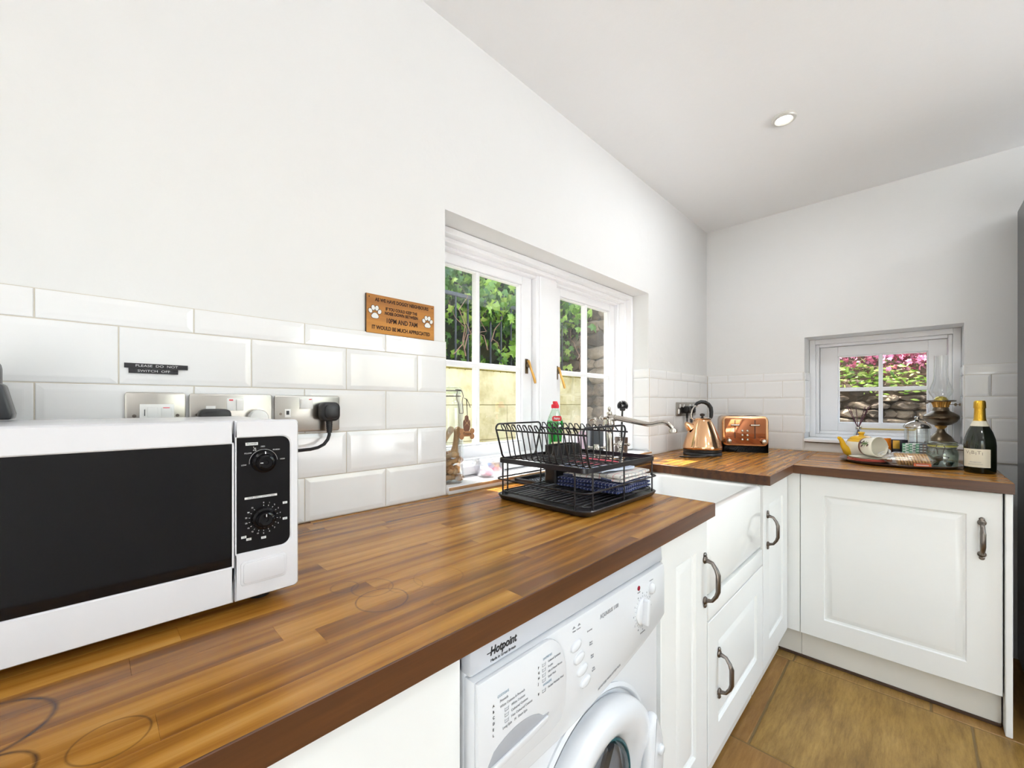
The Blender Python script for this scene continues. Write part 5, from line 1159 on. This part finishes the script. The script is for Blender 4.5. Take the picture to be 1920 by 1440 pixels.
# ------------------------------------------------------------------ outside the back window
def leaf_mat(name, cols, rough=.4, tr=.35):
    n = N(name); gi = n.n('NewGeometry'); oi = n.n('ObjectInfo')
    f = n.math('FRACT', n.math('ADD', gi.outputs['Random Per Island'], oi.outputs['Random']))
    c = n.ramp(f, cols); p = n.bsdf(c, rough); t = n.n('BsdfTranslucent'); n.l(n.mix(.5, c, lin((170, 210, 60)), 'MULTIPLY'), t.inputs[0]); n.l(c, t.inputs[0])
    m = n.n('MixShader'); m.inputs[0].default_value = tr; n.l(p.outputs[0], m.inputs[1]); n.l(t.outputs[0], m.inputs[2]); return n.done(m)
M_ivy = leaf_mat('ivy_leaf', [(0, lin((44, 76, 32))), (.4, lin((78, 118, 44))), (.7, lin((120, 158, 58))), (1, lin((172, 196, 96)))])
def leaf_geo(mb, M_, sc, kind='ivy', mi=0):
    if kind == 'ivy': P = [(0, -.5), (.12, -.42), (.5, -.35), (.34, -.05), (.42, .22), (.16, .18), (0, .62), (-.16, .18), (-.42, .22), (-.34, -.05), (-.5, -.35), (-.12, -.42)]
    else: P = [(0, -.6), (.16, -.25), (.2, .1), (0, .6), (-.2, .1), (-.16, -.25)]
    vs_ = [mb.verts.new(M_ @ Vector((x*sc, y*sc, -abs(x)*sc*.35+ (.12*sc if abs(y) < .3 else 0)))) for x, y in P]; c = mb.verts.new(M_ @ Vector((0, -.05*sc, .08*sc)))
    for i in range(len(P)):
        f = mb.faces.new((vs_[i], vs_[(i+1) % len(P)], c)); f.material_index = mi
rl = random.Random(21)
iv = thing('ivy', 'dense bright green ivy tumbling over the garden wall and railings', 'ivy', (2.6, 2.8, 1.5))
lb_ = bmesh.new(); leaf_geo(lb_, Matrix(), 1.0); lme = bpy.data.meshes.new('leaf'); lb_.to_mesh(lme); lb_.free(); lme.materials.append(M_ivy)
def leaf_rot(): return Euler((math.radians(90)+rl.gauss(-.35, .55), rl.gauss(0, .5), rl.gauss(.15, .7)+ (PI if rl.random() < 0 else 0)))
for i in range(260):
    o = bpy.data.objects.new('leaf', lme); COL.objects.link(o); o.parent = iv
    x = rl.uniform(1.35, 5.0); thick = rl.random()
    y = 2.40+.25*rl.random() if x > 2.25 else 2.66+.2*rl.random()
    zlo = 1.55 if x > 2.2 else 2.02; z = rl.uniform(zlo, 2.75) if rl.random() < .75 else rl.uniform(2.0, 2.75)
    if x > 2.2 and z < 1.95 and rl.random() < .45: z += .6
    o.location = Vector((x, y, z))-iv.location; s = rl.uniform(.05, .105) if rl.random() < .7 else rl.uniform(.10, .13); o.scale = (s, s, s); e_ = leaf_rot(); o.rotation_euler = (e_.x+PI*0, e_.y+PI, e_.z) if rl.random() < .0 else (e_.x, PI+e_.y*1.0, e_.z)
b = bmesh.new()
for i in range(7500):
    x = rl.uniform(.2, 5.6); z = rl.uniform(1.5, 3.2) if x > 2.1 else rl.uniform(1.5, 3.2)
    if x <= 2.15 and z < 2.05 and rl.random() < .86: continue
    if x > 2.15 and z < 1.9 and rl.random() < .5: continue
    y = 2.52+rl.random()*.5 + .12*math.sin(x*5)*math.cos(z*6)
    if x < 2.15: y = max(y, 2.70)
    e_ = leaf_rot(); leaf_geo(b, Matrix.Translation(Vector((x, y, z))-iv.location) @ Matrix.Rotation(PI, 4, 'Y') @ e_.to_matrix().to_4x4(), rl.uniform(.045, .09))
m = MB(); m.bm.free(); m.bm = b; me = bpy.data.meshes.new('leaf_mass'); b.to_mesh(me); b.free(); me.materials.append(M_ivy); o = bpy.data.objects.new('leaf_mass', me); COL.objects.link(o); o.parent = iv; tag(o, kind='stuff')
# shaded soil bank / hedge core behind
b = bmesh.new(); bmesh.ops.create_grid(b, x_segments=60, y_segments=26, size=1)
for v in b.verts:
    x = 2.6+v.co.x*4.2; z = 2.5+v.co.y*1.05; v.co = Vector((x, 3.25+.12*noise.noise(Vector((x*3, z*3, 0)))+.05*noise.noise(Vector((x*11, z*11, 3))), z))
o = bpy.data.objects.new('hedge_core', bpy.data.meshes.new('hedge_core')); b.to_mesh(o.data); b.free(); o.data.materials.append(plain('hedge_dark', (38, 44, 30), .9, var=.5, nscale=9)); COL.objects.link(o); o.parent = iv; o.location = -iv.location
m = MB(); rb = random.Random(4)
for i in range(30):
    x = rb.uniform(1.5, 4.6); z = rb.uniform(1.52, 1.75); y = rb.uniform(2.52, 2.62); p = [Vector((x, y, z))]
    for k in range(5): p.append(p[-1]+Vector((rb.uniform(-.10, .10), rb.uniform(-.015, .015), rb.uniform(.01, .12))))
    m.tube(p, .004, seg=5, taper=[.0045, .004, .0035, .003, .0022, .0015])
tag(m.build('branch_tangle', plain('twig', (124, 96, 80), .8), iv, smooth=60, loc=-iv.location), kind='stuff')
# garden wall
def render_mat():
    n = N('cream_render'); co = n.coord(); f = n.noise(co, 2.5, 5, .6); f2 = n.noise(co, 30, 4)
    c = n.ramp(f, [(.35, lin((160, 148, 100))), (.5, lin((200, 190, 152))), (.7, lin((218, 210, 182)))]); return n.done(n.bsdf(c, .9, 0, f2, .5, .01))
M_rend = render_mat()
gw = thing('garden_wall', 'cream rendered garden retaining wall outside the back window', 'wall', (0, 0, 0))
k = 0
for z0, z1 in ((-.6, .31), (.315, .60), (.605, .89), (.895, 1.18), (1.185, 1.47)):
    x = -1.0-(k % 2)*.5; k += 1
    while x < 3.75:
        MB().box(x+.002, min(x+1.35, 3.76)-.002, 2.55, 2.85, z0, z1, .004, 1).build('block', M_rend, gw, smooth=0); x += 1.35
MB().box(-1.3, 3.75, 2.56, 2.84, -.6, 1.465).build('core', plain('render_core', (190, 180, 140), .9), gw, smooth=0)
b = bmesh.new(); 
b2 = MB(); 
for i in range(64):
    x = -1.2+i*.078; b2.sphere((x, 2.62, 1.478), .06, (1.0, 1.3, .62+.3*random.random()), 8)
b2.box(-1.25, 3.78, 2.54, 2.85, 1.468, 1.50, .01)
b2.build('mossy_coping', plain('moss', (138, 126, 58), .95, var=.5, nscale=20, bump=.8), gw, smooth=70)
# railing
rg = thing('garden_railing', 'black iron railing on top of the garden wall', 'railing', (0, 2.60, 1.50))
M_iron = plain('iron_black', (40, 44, 50), .5)
MB().box(-.5, 3.6, -.012, .012, .545, .575, .003).build('top_rail', M_iron, rg)
for i in range(28):
    MB().box(.02+.125*i-.007, .02+.125*i+.007, -.007, .007, 0, .55, .002, 1).build('bar', M_iron, rg)
# darker stone wall further along
def rock(name, mat, parent, c, s, seed, deep=1.0):
    b = bmesh.new(); bmesh.ops.create_icosphere(b, subdivisions=2, radius=.5)
    for v in b.verts:
        q = v.co.copy(); v.co = Vector([math.copysign(min(abs(t)*1.25, .5), t) for t in v.co]); v.co *= 1+.38*noise.noise(q*2.6+Vector((seed*3.1, 0, 0))); v.co = Vector((v.co.x*s[0], v.co.y*s[1], v.co.z*s[2]))+c
    m = MB(); m._merge(b); return m.build(name, mat, parent, smooth=28)
def rock_mat(name, cols):
    n = N(name); co = n.coord(); oi = n.n('ObjectInfo'); f = n.math('ADD', n.math('MULTIPLY', n.noise(co, 9, 5, .7), .75), n.math('MULTIPLY', oi.outputs['Random'], .28))
    return n.done(n.bsdf(n.ramp(f, cols), .9, 0, n.noise(co, 40, 4), .7, .01))
M_rock1 = rock_mat('rock_brown', [(.35, lin((62, 52, 42))), (.5, lin((100, 86, 72))), (.65, lin((136, 120, 102))), (.8, lin((176, 160, 140)))])
sw_ = thing('side_wall', 'dark weathered stone wall outside, beyond the cream garden wall', 'wall', (0, 0, 0))
MB().box(3.82, 4.1, 1.6, 3.2, -.5, 2.2).build('core', plain('stone_core', (70, 66, 60), .95), sw_, smooth=0)
rr = random.Random(9); i = 0
z = -.3
while z < 2.2:
    h = rr.uniform(.10, .16); y = 1.6
    while y < 3.1:
        l_ = rr.uniform(.16, .32); rock('stone', M_rock1, sw_, Vector((3.83, y+l_/2, z+h/2)), (.10, l_*.99, h*.98), i); i += 1; y += l_
    z += h
# unseen slab and struts added to block sun from most of the back window
pr = thing('sun_blocker', 'unseen grey slab added to block sun from the back window', 'sun blocker', (0, 0, 0))
MB().box(-1.4, 1.68, 1.78, 2.15, 2.62, 2.65).build('blocker_slab', plain('blocker_grey', (80, 84, 90), .6), pr, smooth=0)
for x in (-1.3, .2, 1.6): MB().box(x-.03, x+.03, 1.42, 2.14, 2.54, 2.62).build('blocker_strut', M_paint, pr, smooth=0)
gd = MB().box(-6, 3.4, 1.42, 2.55, -.4, -.05).build('ground_path', plain('path_stone', (160, 154, 140), .9, var=.2, nscale=3), smooth=0); tag(gd, kind='structure')

# ------------------------------------------------------------------ outside the end window : rockery
rk2 = thing('rockery', 'rough brown stone rockery bank outside the small end window', 'rockery', (4.4, .3, 0))
MB().box(.12, .6, -2.2, 1.15, -.5, 1.75).build('earth_core', plain('earth', (74, 60, 46), .95, var=.4), rk2, smooth=0)
rr = random.Random(14); z = .55; i = 0
while z < 1.42:
    h = rr.uniform(.045, .10); y = -1.1
    while y < 1.1:
        l_ = rr.uniform(.06, .19); o = rock('stone', M_rock1, rk2, Vector((.06+(z-.6)*.18+rr.uniform(-.02, .02), y+l_/2, z+h/2)), (rr.uniform(.14, .2), l_*1.02, h*1.02), i+50); o.rotation_euler = (0, 0, rr.uniform(-.02, .02)); i += 1; y += l_
    z += h
M_fern = leaf_mat('fern_leaf', [(0, lin((70, 104, 32))), (.5, lin((138, 174, 60))), (1, lin((204, 216, 130)))])
M_pinkl = leaf_mat('pink_leaf', [(0, lin((92, 36, 44))), (.5, lin((150, 66, 84))), (1, lin((222, 150, 180)))])
def clump(name, label, cat, cy, cz, sy, sz, n, mat, kind, s0, s1, seed, x0=4.30):
    t = thing(name, label, cat, (x0, cy, cz)); r = random.Random(seed)
    lb_ = bmesh.new(); leaf_geo(lb_, Matrix(), 1.0, kind); lm = bpy.data.meshes.new('leaf'); lb_.to_mesh(lm); lb_.free(); lm.materials.append(mat)
    for i in range(n):
        o = bpy.data.objects.new('leaf', lm); COL.objects.link(o); o.parent = t; o.location = (r.uniform(-.08, .12), r.gauss(0, sy), r.gauss(0, sz)); s = r.uniform(s0, s1); o.scale = (s, s, s)
        o.rotation_euler = (r.gauss(.3, .6), r.gauss(-1.1, .5), r.gauss(0, .8))
    m = MB()
    for i in range(10): m.tube([(.12, r.gauss(0, sy*.5), -sz*1.2), (.04, r.gauss(0, sy), 0), (0, r.gauss(0, sy*1.2), sz)], .003, seg=5)
    m.build('stems', plain('twig', 0), t, smooth=60)
clump('fern', 'bright green leafy plant in the middle of the rockery', 'plant', .05, 1.385, .20, .055, 290, M_fern, 'fern', .03, .055, 1)
clump('shrub', 'pink and purple leaved shrub at the top right of the rockery', 'shrub', -.06, 1.535, .16, .05, 240, M_pinkl, 'ivy', .025, .05, 2)
clump('fern', 'darker green plant at the left of the rockery', 'plant', .48, 1.43, .16, .06, 240, M_fern, 'fern', .03, .05, 3)
clump('shrub', 'dark red leaved shrub at the top left of the rockery', 'shrub', .45, 1.60, .2, .05, 200, M_pinkl, 'ivy', .025, .045, 4)
clump('shrub', 'deep red foliage along the top of the rockery bank', 'shrub', .1, 1.70, .3, .06, 130, M_pinkl, 'ivy', .03, .055, 6, 4.42)
# tree over the rockery, gives the dappled shade
tr_ = thing('tree', 'small tree standing behind the rockery bank', 'tree', (4.75, 1.9, 0))
m = MB(); m.tube([(0, 0, -.3), (.05, -.1, 1.0), (.0, -.25, 2.0), (-.1, -.5, 2.9)], .06, taper=[.08, .07, .055, .03], seg=10)
for k in range(7): m.tube([(0, -.2, 1.9), (rr.uniform(-.4, .3), rr.uniform(-.8, .2), 2.6), (rr.uniform(-.8, .5), rr.uniform(-1.4, .4), 3.1)], .02, taper=[.03, .02, .008], seg=6)
m.build('trunk', plain('bark', (96, 80, 66), .9, bump=.6, nscale=20), tr_, smooth=60)
b = bmesh.new()
for i in range(700):
    p = Vector((rl.gauss(-.1, .45), rl.gauss(-.55, .55), rl.gauss(3.0, .35))); leaf_geo(b, Matrix.Translation(p) @ Euler((rl.uniform(0, 6), rl.uniform(0, 6), rl.uniform(0, 6))).to_matrix().to_4x4(), rl.uniform(.07, .12), 'fern')
me = bpy.data.meshes.new('leaf_mass'); b.to_mesh(me); b.free(); me.materials.append(M_ivy); o = bpy.data.objects.new('leaf_mass', me); COL.objects.link(o); o.parent = tr_; tag(o, kind='stuff')
gd = MB().box(3.40, 12, -6, 1.4, -.4, -.1).build('ground_outside', plain('path_stone', 0), smooth=0); tag(gd, kind='structure')
gd = MB().box(-14, -1.9, -2.4, 14, -.4, -.08).build('ground_outside', plain('bounce_pale', (232, 230, 226), .9, var=.1, nscale=5), smooth=0); tag(gd, kind='structure')  # unseen pale ground added to bounce sunlight up through the doors
gd = MB().box(-14, 14, -16, -2.4, -.4, -.08).build('ground_bounce', plain('bounce_pale', (232, 230, 226), .9, var=.1, nscale=5), smooth=0); tag(gd, kind='structure')  # unseen ground, kept pale to bounce sunlight in through the added window
